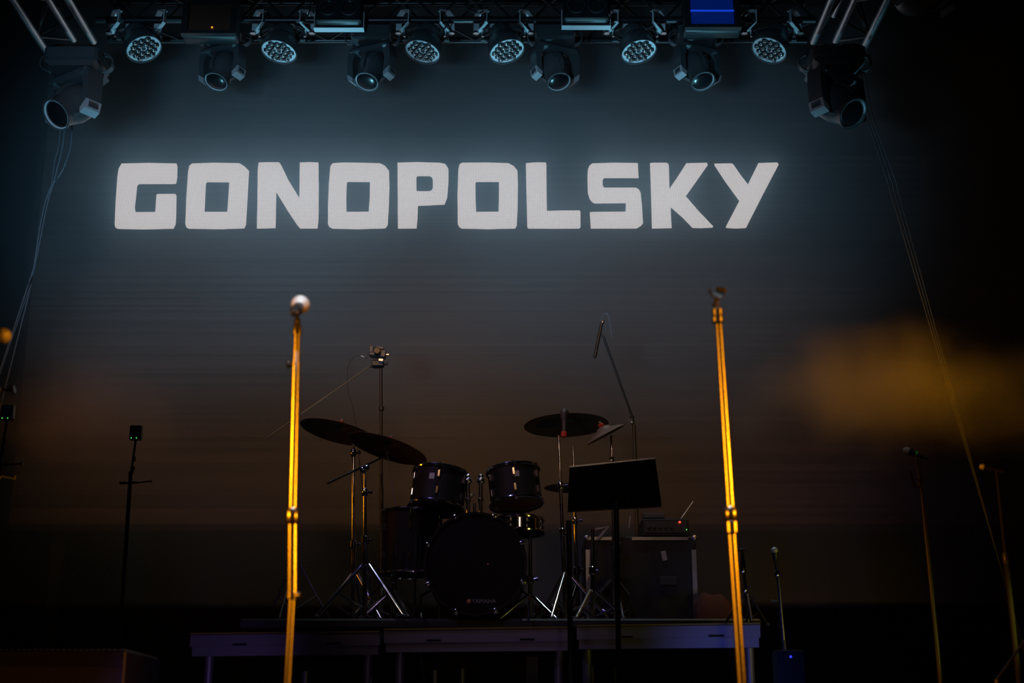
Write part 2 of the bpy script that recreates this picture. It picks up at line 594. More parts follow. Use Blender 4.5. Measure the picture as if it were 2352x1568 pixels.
c = at(2060, 905, 7.9)
r = (1.1, 0.42, 0.46)
sm = MB().box(c, (r[0] * 3.0, r[1] * 2.4, r[2] * 3.0)).build(
    'smoke', volume_mat('amber_lit_smoke', (0.95, 0.95, 0.95), 0.5, 0.2, lambda nt, vs: cloud(nt, vs, r, 2.3, 2.0, 3.0)), smooth=False, origin=c)
tag(sm, 'cloud of stage smoke glowing amber at the right side of the stage', 'smoke', kind='stuff')
c2 = at(210, 940, 7.9)
r2 = (0.75, 0.4, 0.55)
sm = MB().box(c2, (r2[0] * 3.0, r2[1] * 2.4, r2[2] * 3.0)).build(
    'smoke', volume_mat('faint_smoke', (0.95, 0.95, 0.95), 0.5, 0.2, lambda nt, vs: cloud(nt, vs, r2, 1.2, 1.9, 8.0)), smooth=False, origin=c2)
tag(sm, 'faint brownish stage smoke drifting at the left side of the stage', 'smoke', kind='stuff')

# ------------------------------------------------------------------ trusses
YT = 8.65
TR = 0.024


def truss(name, label, p0, p1, offs, lat, cm='trussblack'):
    """chords run p0->p1, offs = chord offsets; lat = pairs of chords joined by zigzag lacing"""
    t = thing(name, label, 'truss', p0, 'lighting trusses')
    d = Vector(p1) - Vector(p0)
    for o in offs:
        MB().tube(o, Vector(o) + d, TR, n=16).build('chord', M[cm], t)
    L = d.length
    n = int(L / 0.25)
    for i, j in lat:
        mb = MB()
        for k in range(n):
            a = Vector(offs[i if k % 2 else j]) + d * (k / n)
            b = Vector(offs[j if k % 2 else i]) + d * ((k + 1) / n)
            mb.tube(a, b, 0.009, n=8)
        mb.build('lacing', M['trussblack'], t)
    return t


pz = at(1176, 46, YT).z
tl = at(222, 40, YT).x
tr = at(1872, 40, YT).x
front = truss('lighting_truss', 'long aluminium box truss running across the top in front of the video wall',
              (tl, YT, pz), (tr, YT, pz),
              [(0, 0, 0), (0, 0.29, 0), (0, 0, 0.29), (0, 0.29, 0.29)], [(0, 2), (1, 3), (0, 1), (2, 3)])
for (ends, lab) in ((((113, 127), (168, 97), (215, 95)), 'aluminium side truss above the left of the stage, running towards the hall'),
                    (((1975, 127), (1920, 100), (1868, 96)), 'aluminium side truss above the right of the stage, running towards the hall')):
    P = [at(ends[0][0], ends[0][1], 8.3), at(ends[1][0], ends[1][1], 8.3) + Vector((0, 0, 0.0)), at(ends[2][0], ends[2][1], 8.3)]
    P[1].z += 0.02
    o = P[0]
    offs = [Vector((0, 0, 0)), P[1] - o, P[2] - o, Vector(((P[1] - o).x, 0, 0.29))]
    truss('lighting_truss', lab, tuple(o), (o.x, 1.2, o.z), offs, [(0, 3), (3, 2), (0, 1)], 'alu')


# ------------------------------------------------------------------ LED par lamps
def hexa(r, rot=0.0):
    return [(r * math.cos(PI / 3 * i + rot), r * math.sin(PI / 3 * i + rot)) for i in range(6)]


def make_par(R):
    """local +z is where the lamp shines; origin at the centre of its face"""
    body = thing('par_light', 'x', 'stage light')
    MB().lathe([(0.02, -0.215), (R * 0.45, -0.21), (R * 0.62, -0.19), (R * 0.66, -0.17), (R * 0.66, -0.13), (R * 0.95, -0.09), (R * 1.03, -0.02),
                (R * 1.03, 0.008), (R * 0.985, 0.008), (R * 0.985, -0.006)], 40, cap=False).build('housing', M['fixture'], body)
    MB().lathe([(0.001, -0.006), (R * 0.985, -0.006), (R * 0.985, -0.002), (0.001, -0.001)], 40, cap=False).build('face_plate', M['plate'], body)
    dome = MB()
    dome.lathe([(R * 0.52, -0.205), (R * 0.5, -0.235), (R * 0.36, -0.262), (R * 0.14, -0.272), (0.001, -0.273)], 28, cap=False)
    dome.build('rear_cap', M['plate'], body)
    p = R * 0.352
    rows = [3, 4, 5, 4, 3]
    cup0 = len0 = None
    for j, n in enumerate(rows):
        y = (2 - j) * p * 0.866
        for i in range(n):
            x = (i - (n - 1) / 2) * p
            if j == 2 and i == 2:
                continue
            if cup0 is None:
                cm = MB()
                vs = []
                for rr, zz in ((p * 0.54, 0.0), (p * 0.56, 0.006), (p * 0.46, 0.008), (p * 0.44, 0.003)):
                    vs += [(q[0], q[1], zz) for q in hexa(rr, PI / 6)]
                fs = []
                for k in range(3):
                    for q in range(6):
                        w = (q + 1) % 6
                        fs.append((k * 6 + q, k * 6 + w, (k + 1) * 6 + w, (k + 1) * 6 + q))
                fs.append((18, 19, 20, 21, 22, 23))
                cm.add(vs, fs)
                c = cup0 = cm.build('lens_cup', M['lenscup'], body, smooth=False)
                prof = [(p * 0.43 * math.cos(t), 0.003 + p * 0.34 * math.sin(t)) for t in [0, 0.3, 0.6, 0.9, 1.2, 1.4, 1.5707]]
                l = len0 = MB().lathe(prof, 20, cap=False).build('lens', M['lens'], c)
            else:
                c = cup0.copy(); COL.objects.link(c); c.parent = body
                l = len0.copy(); COL.objects.link(l); l.parent = c
            c.location = (x, y, 0)
    MB().lathe([(p * 0.36, 0.0), (p * 0.34, 0.003), (0.001, 0.003)], 6, cap=False).build('center_sensor', M['plastic'], body)
    return body


PARS = [
    (330, 112, 20, 0.71, 81, 'far-left LED par lamp of the row under the truss'),
    (641, 118, -18, 0.61, 82, 'LED par lamp just right of the dark brownish floodlight'),
    (971, 118, -19, 0.61, 82, 'LED par lamp hanging above the letter P'),
    (1164, 117, 19, 0.64, 79, 'LED par lamp hanging between the letters O and L of the middle'),
    (1467, 118, 18, 0.64, 81, 'LED par lamp between the twin blinder and the blue-lit floodlight'),
    (1767, 115, -22, 0.68, 80, 'far-right LED par lamp of the row, above the letter Y'),
]
par0 = None
CL = []
for i, (px, py, al, ra, wpx, lab) in enumerate(PARS):
    c = at(px, py, YT + 0.02)
    R = wpx / 2 * mpp(py, YT)
    if par0 is None:
        par = par0 = make_par(R)
    else:
        par = copy_tree(par0)
    nrm = facing(c, al, ra)
    hint = Matrix.Rotation(0, 3, 'Z') @ Vector((1, 0, 0))
    par.matrix_world = frame_z(c, nrm, hint)
    tag(par, lab, 'stage light', 'LED par lamps under the truss')
    par['_r'] = R
    # the yoke is made in world space, one for each lamp since each is tilted its own way
    inv = par.matrix_world.inverted()
    mid = c - nrm * 0.10
    top = Vector((c.x, YT + 0.02, pz - 0.045))
    pts = [mid + Vector((-R * 1.16, 0, -0.01)), mid + Vector((-R * 1.18, 0, 0.05))]
    for k in range(9):
        an = PI - PI * k / 8
        pts.append(Vector((mid.x + R * 1.18 * math.cos(an), mid.y + (top.y - mid.y) * math.sin(an), mid.z + 0.05 + (top.z - mid.z - 0.05) * math.sin(an))))
    pts += [mid + Vector((R * 1.18, 0, 0.05)), mid + Vector((R * 1.16, 0, -0.01))]
    y = MB().sweep(pts, 0.01, flat=(0.035, 0.005)).build('yoke', M['fixture'], None)
    y.parent = par
    y.matrix_parent_inverse = inv
    for s in (-1, 1):
        k = MB().tube(mid + Vector((s * R * 1.0, 0, 0)), mid + Vector((s * (R * 1.3), 0, 0)), 0.014, n=12).build('tilt_knob', M['plastic'], None)
        k.parent = par
        k.matrix_parent_inverse = inv
for par in [o for o in bpy.data.objects if '_r' in o]:
    del par['_r']


# ------------------------------------------------------------------ truss clamps: open frames of flat bar on the bottom chord
def make_clamp(x, s, label):
    """an open loop around the bottom chord; s mirrors it"""
    t = thing('truss_clamp', label, 'clamp', (x, YT, pz), 'clamps on the long truss')
    pts = []
    for (u, v, w) in ((0.03, -0.045, 0.045), (0.03, -0.05, -0.045), (-0.012, -0.012, -0.075), (-0.045, 0.05, -0.075),
                      (-0.045, 0.055, 0.05), (-0.015, 0.0, 0.065), (0.03, -0.045, 0.045)):
        pts.append((u * s, v, w))
    MB().sweep(pts, 0, flat=(0.04, 0.006)).build('hook', M['plate'], t, smooth=False)
    MB().tube((0, 0, -0.07), (0, 0.0, -0.125), 0.009, n=10).build('bolt', M['alu'], t)
    MB().lathe([(0.005, -0.02), (0.022, -0.018), (0.022, -0.004), (0.006, 0.0)], 6, Matrix.Translation((-0.045 * s, 0.0, -0.085))).build('wing_nut', M['alu'], t)
    return t


CLAMPS = [(372, 1, 'clamp on the long truss just right of the far-left par lamp'),
          (268, 1, 'clamp on the long truss beside the left side truss'),
          (598, 1, 'clamp on the long truss just right of the dark brownish floodlight'),
          (702, -1, 'clamp on the long truss at the left edge of the left twin blinder'),
          (930, 1, 'left clamp over the third par lamp from the left'),
          (1022, -1, 'right clamp over the third par lamp from the left'),
          (1109, 1, 'left clamp over the fourth par lamp from the left'),
          (1204, -1, 'right clamp over the fourth par lamp from the left'),
          (1408, 1, 'clamp on the long truss at the right edge of the right twin blinder'),
          (1508, -1, 'clamp on the long truss at the left side of the blue-lit floodlight'),
          (1724, 1, 'clamp on the long truss at the right side of the blue-lit floodlight'),
          (1822, -1, 'clamp on the long truss beside the right side truss')]
for px, s, lab in CLAMPS:
    make_clamp(at(px, 46, YT).x, s, lab)


# ------------------------------------------------------------------ moving heads
def loop_handle(s, w, d, h):
    """D-shaped carrying handle on the side of a base"""
    pts = []
    for k in range(9):
        a = PI / 2 - PI * k / 8
        pts.append((s * (w + d * math.cos(a)), 0, h * math.sin(a)))
    return MB().sweep([(s * (w - 0.01), 0, h)] + pts + [(s * (w - 0.01), 0, -h)], 0.0, flat=(0.045, 0.008))


def make_head(scale, base_h):
    """origin at the top of the base, everything hangs down; yoke and barrel at rest"""
    t = thing('moving_head_light', 'x', 'stage light')
    k = scale
    b = MB().box((0, 0, -base_h / 2), (0.27 * k, 0.24 * k, base_h), bev=0.025 * k)
    b.prism([(-0.135 * k, 0), (0.135 * k, 0), (0.10 * k, -0.03 * k), (-0.10 * k, -0.03 * k)], -0.12 * k, 0.12 * k,
            Matrix.Translation((0, 0, -base_h)))
    b.build('base', M['fixture'], t)
    for s in (-1, 1):
        hd = loop_handle(s, 0.135 * k, 0.05 * k, 0.05 * k).build('handle', M['fixture'], t)
        hd.location = (0, 0, -base_h * 0.62)
    yk = bpy.data.objects.new('yoke', None)
    COL.objects.link(yk)
    yk.parent = t
    yk.location = (0, 0, -base_h - 0.03 * k)
    MB().box((0, 0, -0.022 * k), (0.30 * k, 0.12 * k, 0.044 * k), bev=0.012).build('cross_bar', M['fixture'], yk)
    for s in (-1, 1):
        arm = MB()
        poly = [(0.105, -0.0), (0.155, -0.01), (0.165, -0.08), (0.160, -0.19), (0.150, -0.225), (0.120, -0.245), (0.118, -0.19), (0.125, -0.10), (0.105, -0.045)]
        poly = [(s * x * k, z * k) for x, z in poly]
        arm.prism(poly, -0.045 * k, 0.045 * k)
        for q in range(5):
            arm.box((s * 0.158 * k, (-0.025 + q * 0.012) * k, -0.207 * k), (0.016 * k, 0.005 * k, 0.03 * k))
        am_ = arm.build('arm', M['fixture'], yk)
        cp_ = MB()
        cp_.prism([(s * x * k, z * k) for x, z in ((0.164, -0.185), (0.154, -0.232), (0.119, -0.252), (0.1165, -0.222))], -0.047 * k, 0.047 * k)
        cp_.build('lit_tip', M['littipgrey'], am_)  # lighter grey stands for light falling on the arm tips
    hd = bpy.data.objects.new('head', None)
    COL.objects.link(hd)
    hd.parent = t
    hd.location = (0, 0, -base_h - 0.03 * k - 0.165 * k)
    # barrel: local -z is where it shines
    MB().lathe([(0.001, 0.15), (0.045, 0.148), (0.075, 0.12), (0.094, 0.06), (0.097, 0.0), (0.088, -0.04), (0.076, -0.10), (0.083, -0.125), (0.083, -0.133),
                (0.077, -0.133), (0.077, -0.118)], 36, Matrix.Scale(k, 4), cap=False).build('barrel', M['fixture'], hd)
    MB().lathe([(0.0765, -0.128), (0.0765, -0.120), (0.070, -0.120), (0.070, -0.128)], 36, Matrix.Scale(k, 4), cap=False).build('lens_ring', M['plate'], hd)
    MB().lathe([(0.074, -0.119), (0.06, -0.127), (0.04, -0.132), (0.02, -0.134), (0.0005, -0.1345)], 32, Matrix.Scale(k, 4), cap=False).build('lens', M['glass'], hd)
    for q in range(3):
        an = 2 * PI * q / 3 + 0.5
        rm = Matrix.Rotation(an, 4, 'Z') @ Matrix.Scale(k, 4)
        MB().prism([(0.088, 0.10), (0.112, 0.04), (0.108, -0.05), (0.082, -0.09)], -0.012, 0.012, rm).build('cooling_fin', M['fixture'], hd)
    return t, yk, hd


def pose_head(t, loc, pan, tilt, roll=0.0):
    t.location = loc
    yk = [c for c in t.children if c.name.startswith('yoke')][0]
    hd = [c for c in t.children if c.name.startswith('head')][0]
    yk.rotation_euler = (0, 0, math.radians(pan))
    hd.rotation_mode = 'ZXY'
    # tilt about the yoke axis, after panning with the yoke
    m = Matrix.Rotation(math.radians(pan), 4, 'Z') @ Matrix.Rotation(math.radians(tilt), 4, 'X')
    hd.rotation_mode = 'QUATERNION'
    hd.rotation_quaternion = m.to_quaternion()


h0, _, _ = make_head(1.0, 0.105)
HEADS = [(516, 67, -26, -26, 'moving head lamp hanging under the dark brownish floodlight, above the first O'),
         (856, 67, -25, -26, 'moving head lamp hanging under the left twin blinder, above the letters N and O'),
         (1274, 66, 25, -26, 'moving head lamp hanging above the letters L and S'),
         (1598, 66, 27, -28, 'moving head lamp hanging under the blue-lit floodlight, above the K')]
for i, (px, py, pan, tilt, lab) in enumerate(HEADS):
    t = h0 if i == 0 else copy_tree(h0)
    c = at(px, py, YT + 0.08)
    pose_head(t, (c.x, YT + 0.08, pz - 0.03), pan, tilt)
    tag(t, lab, 'stage light', 'moving heads under the long truss')
h1, _, _ = make_head(1.22, 0.12)
for i, (px, py, Y, pan, tilt, lab) in enumerate([(180, 122, 8.05, -36, -48, 'large moving head lamp hanging at the corner of the left side truss'),
                                            (1915, 120, 8.05, 36, -48, 'large moving head lamp hanging at the corner of the right side truss'),
                                            (2112, -165, 6.6, 25, -85, 'moving head lamp cut off by the top edge, right of the right side truss')]):
    t = h1 if i == 0 else copy_tree(h1)
    c = at(px, py, Y)
    pose_head(t, c, pan, tilt)
    tag(t, lab, 'stage light', 'large moving heads on the side trusses')


# ------------------------------------------------------------------ floodlights and blinders standing on the chord side facing the hall
def flood(px0, px1, py1, lab, strip):
    a = at(px0, py1, YT - 0.20)
    b = at(px1, py1, YT - 0.20)
    w = b.x - a.x
    h = 0.27
    t = thing('floodlight', lab, 'stage light', ((a.x + b.x) / 2, YT - 0.20, a.z), 'rectangular floodlights on the long truss')
    hs = MB()
    hs.box((0, 0.09, h / 2), (w, 0.10, h), bev=0.01)
    hs.build('housing', M['plastic'], t)
    f = MB()
    f.box((0, 0.02, 0.012), (w, 0.04, 0.024)); f.box((0, 0.02, h - 0.012), (w, 0.04, 0.024))
    f.box((-w / 2 + 0.02, 0.02, h / 2), (0.04, 0.04, h - 0.05)); f.box((w / 2 - 0.02, 0.02, h / 2), (0.04, 0.04, h - 0.05))
    f.build('bezel', M['plastic'], t, smooth=False)
    MB().box((0, 0.028, h / 2), (w - 0.08, 0.006, h - 0.048)).build('front_glass', M['glass'], t, smooth=False)
    rf = MB()
    rf.prism([(-w / 2 + 0.04, 0.03), (w / 2 - 0.04, 0.03), (w / 2 - 0.06, 0.09), (-w / 2 + 0.06, 0.09)], 0.034, 0.038)
    if strip:
        st = MB().box((0, 0.020, h * 0.52), (w - 0.085, 0.010, 0.012))
        st.build('reflection_line', strip, t)  # bright line of the blue reflection, added as a glowing bar
    MB().box((0, 0.14, h / 2), (0.05, 0.10, 0.03)).build('bracket', M['alu'], t)
    # tilt the whole lamp downwards
    t.rotation_euler = (math.radians(-6), 0, 0)
    return t


M['blueline'] = mat('painted_blue_line', (0.05, 0.1, 0.6), 0.3, emit=(0.01, 0.08, 1.0), estr=0.5)
fl1 = flood(414, 541, 76, 'rectangular floodlight with a brown painted reflection on its front, above the first moving head', None)
M['brownreflection'] = mat('painted_brown_reflection', (0.10, 0.045, 0.03), 0.35)
fw1 = at(541, 76, YT - .2).x - at(414, 76, YT - .2).x
MB().box((0, 0.022, 0.135), (fw1 - 0.09, 0.006, 0.20)).build('brown_reflection', M['brownreflection'], fl1, smooth=False)  # warm reflection on the glass painted as a brown sheet
MB().ball((0.02, 0.014, 0.055), 0.006, 10).build('indicator_or_glint', M['amberglint'], fl1)  # lamp reflection on the glass, added as a glowing dot
flb = flood(1574, 1704, 62, 'rectangular floodlight with a glowing painted blue reflection, on the long truss right of centre', M['blueline'])


def blue_reflection(t, w, h):
    m = bpy.data.materials.new('painted_blue_reflection')
    m.use_nodes = True
    nt = m.node_tree
    b = nt.nodes['Principled BSDF']
    b.inputs['Base Color'].default_value = (0.02, 0.03, 0.08, 1)
    b.inputs['Roughness'].default_value = 0.3
    b.inputs['Emission Color'].default_value = (0.0, 0.045, 0.62, 1)
    b.inputs['Emission Strength'].default_value = 0.13
    MB().box((0, 0.022, h / 2), (w - 0.09, 0.006, h - 0.06)).build('reflection_sheet', m, t, smooth=False)  # blue reflection on the glass painted as emission


blue_reflection(flb, at(1704, 62, YT - .2).x - at(1574, 62, YT - .2).x, 0.27)


def blinder(px0, px1, py1, lab):
    a = at(px0, py1, YT - 0.20)
    b = at(px1, py1, YT - 0.20)
    w = b.x - a.x
    h = 0.20
    t = thing('blinder_light', lab, 'stage light', ((a.x + b.x) / 2, YT - 0.20, a.z), 'twin blinders on the long truss')
    MB().box((0, 0.10, h / 2 + 0.012), (w, 0.14, h), bev=0.015).build('housing', M['plastic'], t)
    MB().sweep([(-w / 2 - 0.012, 0.10, 0.12), (-w / 2 - 0.012, 0.10, -0.004), (w / 2 + 0.012, 0.10, -0.004), (w / 2 + 0.012, 0.10, 0.12)], 0, flat=(0.05, 0.006)).build('yoke', M['plate'], t, smooth=False)
    for s in (-1, 1):
        cx = s * w * 0.225
        mx = Matrix.Translation((cx, 0.03, h / 2 + 0.02)) @ Matrix.Rotation(PI / 2, 4, 'X')
        rim = MB().lathe([(0.062, 0.0), (0.062, 0.012), (0.055, 0.012), (0.053, 0.0)], 36, mx, cap=False).build('lamp_rim', M['fixture'], t)
        MB().lathe([(0.054, 0.004), (0.035, -0.012), (0.014, -0.018), (0.0005, -0.018)], 32, mx, cap=False).build('lamp', M['glass'], rim)
    t.rotation_euler = (math.radians(-6), 0, 0)
    return t


blinder(722, 828, 47, 'twin blinder with two round dark lamps, left of centre on the truss')
blinder(1296, 1400, 42, 'twin blinder with two round dark lamps, right of centre on the truss')


# ------------------------------------------------------------------ cables hanging from the side trusses
def cable(name, pix, Y, r, m, lab, cat, group=None, floor=False):
    pts = [at(x, y, Y) for x, y in pix]
    if floor:
        d = pts[-1] - pts[-2]
        k = (0.004 - pts[-1].z) / d.z
        pts.append(pts[-1] + d * k)
    # smooth by Catmull-Rom
    out = []
    for i in range(len(pts) - 1):
        p0 = pts[max(i - 1, 0)]; p1 = pts[i]; p2 = pts[i + 1]; p3 = pts[min(i + 2, len(pts) - 1)]
        for k in range(6):
            u = k / 6
            out.append(0.5 * ((2 * p1) + (p2 - p0) * u + (2 * p0 - 5 * p1 + 4 * p2 - p3) * u * u + (3 * p1 - p0 - 3 * p2 + p3) * u ** 3))
    out.append(pts[-1])
    o = MB().sweep(out, r, n=7).build(name, m, origin=out[0])
    return tag(o, lab, cat, group)


cable('cable', [(150, 122), (148, 300), (128, 400), (108, 470), (84, 590), (66, 650), (30, 760)], 8.35, 0.004, M['wire'],
      'thin cable hanging from the left side truss, crossing the other left cables', 'cable', 'thin cables at the left truss', True)
cable('cable', [(160, 122), (165, 305), (146, 385), (112, 440), (92, 520), (70, 660), (40, 780)], 8.40, 0.004, M['wire'],
      'thin cable hanging from the left side truss, furthest from the wall edge at its top', 'cable', 'thin cables at the left truss', True)
cable('cable', [(140, 122), (137, 310), (125, 372), (118, 425), (100, 500), (74, 640), (20, 800)], 8.45, 0.003, M['wire'],
      'thinnest of the three cables below the left corner moving head', 'cable', 'thin cables at the left truss', True)
for q, (dx, lab) in enumerate([(0, 'thin cable slanting down below the right corner moving head, nearest the letters'),
                               (8, 'thin cable slanting down below the right corner moving head, middle of three'),
                               (16, 'thin cable slanting down below the right corner moving head, furthest from the letters')]):
    cable('cable', [(1962 + dx, 110), (1984 + dx, 248), (2010 + dx, 330), (2036 + dx * 1.2, 410), (2080 + dx, 560)], 8.35 + q * 0.05, 0.003, M['wire'], lab, 'cable', 'thin cables at the right truss', True)

# power cables looping under the long truss
for q, (pts, lab) in enumerate([
    ([(1068, 2), (1076, 22), (1100, 30), (1120, 16)], 'loop of cable hanging from the truss over the fourth par lamp'),
    ([(1032, 46), (1024, 62), (1010, 74), (990, 84)], 'short cable running down from a clamp to the third par lamp'),
    ([(715, 0), (713, 14), (709, 32), (700, 44), (690, 48)], 'twisted cable beside the left edge of the left twin blinder'),
    ([(1400, 12), (1398, 30), (1390, 46), (1380, 52)], 'twisted cable beside the right edge of the right twin blinder')]):
    cable('cable', pts, YT - 0.04, 0.005, M['cable'], lab, 'cable')


# ------------------------------------------------------------------ drum riser
def riser(px0, px1, py0, py1, Y0, Y1, legs, lab):
    """deck section: front edge from (px0,py0,Y0) to (px1,py1,Y1)"""
    A = at(px0, py0, Y0); B = at(px1, py1, Y1)
    z = (A.z + B.z) / 2
    d = Vector((B.x - A.x, B.y - A.y, 0))
    L = d.length
    u = d.normalized()
    v = Vector((-u.y, u.x, 0))
    t = thing('stage_platform', lab, 'platform', (A.x, A.y, 0), 'riser sections under the drum kit')
    t.rotation_euler = (0, 0, math.atan2(u.y, u.x))
    D = 2.0
    MB().box((L / 2, D / 2, z - 0.012), (L - 0.01, D, 0.024)).build('deck', M['deck'], t, smooth=False)
    e = MB()
    e.box((L / 2, -0.008, z - 0.004), (L - 0.012, 0.012, 0.008))
    e.build('edge_strip', M['yellow'], t, smooth=False)
    f = MB()
    f.box((L / 2, 0.012, z - 0.040), (L - 0.012, 0.03, 0.058))
    f.box((L / 2, 0.022, z - 0.095), (L - 0.03, 0.03, 0.048))
    f.box((L / 2, 0.006, z - 0.070), (L - 0.012, 0.026, 0.006))
    for q in (0.27, 0.73):
        pass
    f.build('side_rail', M['riseralu'], t, smooth=False)
    for q in (0.27, 0.76):
        MB().box((L * q, -0.004, z - 0.062), (0.075, 0.012, 0.010)).build('rail_slot', M['black'], t, smooth=False)
    for x in legs:
        for yy in (0.07, D - 0.1):
            lx = (at(x, 1520, Y0).x - A.x) / u.x
            lx = min(max(lx, 0.04), L - 0.04)
            MB().tube((lx, yy, 0), (lx, yy, z - 0.10), 0.024, n=16).build('leg', M['riseralu'], t)
    return z


zr = riser(436, 874, 1455, 1447, 7.62, 7.48, (472, 843), 'left section of the grey-edged platform under the drum kit')
zr2 = riser(880, 1318, 1446, 1436, 7.47, 7.33, (912, 1278), 'middle section of the grey-edged platform, in front of the bass drum')
zr3 = riser(1322, 1748, 1437, 1428, 7.32, 7.18, (1345, 1712), 'right section of the grey-edged platform, lit blue along its edge')
zr = max(zr, zr2, zr3)
x0 = at(560, 1430, 7.7).x; x1 = at(1740, 1430, 7.7).x
pl = MB().box(((x0 + x1) / 2, 8.45, (zr + ZD) / 2 + 0.002), (x1 - x0, 1.75, ZD - zr), bev=0.01).build('drum_platform', M['deck'], smooth=False)
tag(pl, 'low black board lying on the riser under the drum kit', 'platform')


# ------------------------------------------------------------------ stand helpers
def tripod(parent, base, r, h, ang0=90, leg_r=0.008, m=None, drop=0.0, name='leg'):
    """three folding legs around a pole standing at base"""
    m = m or M['chrome']
    for k in range(3):
        a = math.radians(ang0 + 120 * k)
        dx, dy = math.cos(a), math.sin(a)
        lg = MB()
        top = base + Vector((dx * 0.02, dy * 0.02, h))
        foot = base + Vector((dx * r, dy * r, 0.012))
        lg.tube(top, foot, leg_r, n=10)
        midp = top.lerp(foot, 0.55)
        lg.tube(midp, base + Vector((dx * 0.02, dy * 0.02, h * 0.25)), leg_r * 0.7, n=8)
        o = lg.build(name, m, parent)
        MB().ball(foot, leg_r * 1.6, 10).build('rubber_foot', M['plastic'], o)


def collar(parent, p, d, r, L, m, name='collar', knob=None):
    d = Vector(d).normalized()
    mb = MB()
    mb.lathe([(r * 0.8, -L / 2), (r, -L / 2 + L * 0.12), (r, L / 2 - L * 0.12), (r * 0.8, L / 2)], 18, frame_z(p, d))
    c = mb.build(name, m, parent)
    if knob is not None:
        k = Vector(knob)
        kb = MB().tube(Vector(p), Vector(p) + k, r * 0.35, n=8)
        kb.lathe([(0.004, 0), (0.011, 0.002), (0.011, 0.012), (0.004, 0.014)], 10, frame_z(Vector(p) + k, k))
        kb.build('clamp_knob', m, c)
    return c


def local(parent, p):
    return Vector(p) - Vector(parent.location)


def mic_shape(parent, p, d, L=0.16, rb=0.026, handle=None, dark=True, gm='grille'):
    """p = centre of the ball, d = from ball to tail"""
    d = Vector(d).normalized()
    fm = frame_z(p, d)
    prof = []
    for i in range(9):
        a = -PI / 2 + (PI / 2 + 0.5) * i / 8
        prof.append((max(0.0004, rb * math.cos(a)), rb * math.sin(a)))
    g = MB().lathe(prof, 24, fm, cap=False).build('grille', M[gm], parent)
    MB().lathe([(rb * 1.02, -0.003), (rb * 1.05, 0.0), (rb * 1.02, 0.004)], 24, fm, cap=False).build('grille_band', M[gm], g)
    MB().lathe([(rb * 0.9, 0.010), (rb * 0.80, 0.030), (rb * 0.60, 0.047)], 20, fm, cap=False).build('neck', M['plastic'] if dark else M['grille'], parent)
    MB().lathe([(rb * 0.58, 0.044), (rb * 0.56, 0.05), (rb * 0.5, 0.09), (rb * 0.42, L), (rb * 0.3, L + 0.003)], 20, fm).build('handle', handle or M['plastic'], parent)


# ------------------------------------------------------------------ the two microphone stands in front
Y1 = 3.9
base = Vector((at(668, 1500, Y1).x - 0.012, Y1, 0.0))
st = thing('microphone_stand', 'straight microphone stand glowing amber on the left, with a microphone on top', 'microphone stand', base, 'tall straight amber-lit stands')


def Lp(px, py, Y=None, o=None):
    return at(px, py, Y or Y1) - (o or base)


MB().lathe([(0.14, 0), (0.14, 0.006), (0.12, 0.014), (0.03, 0.028), (0.018, 0.04)], 36).build('round_base', M['powder'], st)
cl = Lp(672, 1186)
MB().tube((0, 0, 0.03), Lp(671.5, 1366), 0.0095, 0.0095, n=20).build('lower_tube', M['stand'], st)
MB().tube(Lp(671.5, 1368), Lp(672, 1200), 0.0145, n=20).build('middle_tube', M['stand'], st)
MB().tube(Lp(672, 1200), Lp(680, 840), 0.0122, 0.0112, n=20).build('upper_tube', M['stand'], st)
MB().tube(Lp(680, 840), Lp(683, 760), 0.0092, n=20).build('top_tube', M['stand'], st)
dz = Lp(683, 760) - Lp(672, 1200)
collar(st, cl, dz, 0.0185, 0.045, M['stand'], 'height_clutch')
collar(st, Lp(680, 838), dz, 0.0125, 0.014, M['stand'], 'collar', knob=(-0.013, -0.004, 0))
collar(st, Lp(671.5, 1368), dz, 0.016, 0.02, M['stand'], 'collar', knob=(0.012, -0.004, 0))
cp = MB()
cp.lathe([(0.0135, -0.012), (0.0135, 0.002), (0.0115, 0.010), (0.009, 0.032), (0.006, 0.036)], 18, frame_z(Lp(683, 758), dz))
cp.build('clip_joint', M['stand'], st)
bm_ = Lp(690, 699)
tail = Vector((0.03, -0.93, -0.47))
cpc = bm_ + tail.normalized() * 0.085
clip = MB()
clip.tube(Lp(683.5, 738), cpc + Vector((0, 0, -0.014)), 0.006, n=10)
clip.lathe([(0.0155, -0.02), (0.0165, 0.0), (0.0165, 0.025), (0.0155, 0.03)], 20, frame_z(cpc, tail), cap=False)
clip.build('microphone_clip', M['plastic'], st)
mic = thing('microphone', 'vocal microphone with a round mesh head lit amber, on the left front stand', 'microphone', base + bm_)
M['michandle'] = mat('mic_handle', (0.04, 0.04, 0.04), 0.35, 0.4)
mic_shape(mic, (0, 0, 0), tail, 0.15, 0.0255, M['michandle'], dark=False)

# right stand, empty clip
base2 = Vector((at(1700, 1600, Y1).x + 0.02, Y1, 0.0))
st2 = thing('microphone_stand', 'straight microphone stand glowing amber on the right, with an empty clip on top', 'microphone stand', base2, 'tall straight amber-lit stands')


def Rp(px, py, dy=0.0):
    return at(px, py, Y1) - base2 + Vector((0, dy, 0))


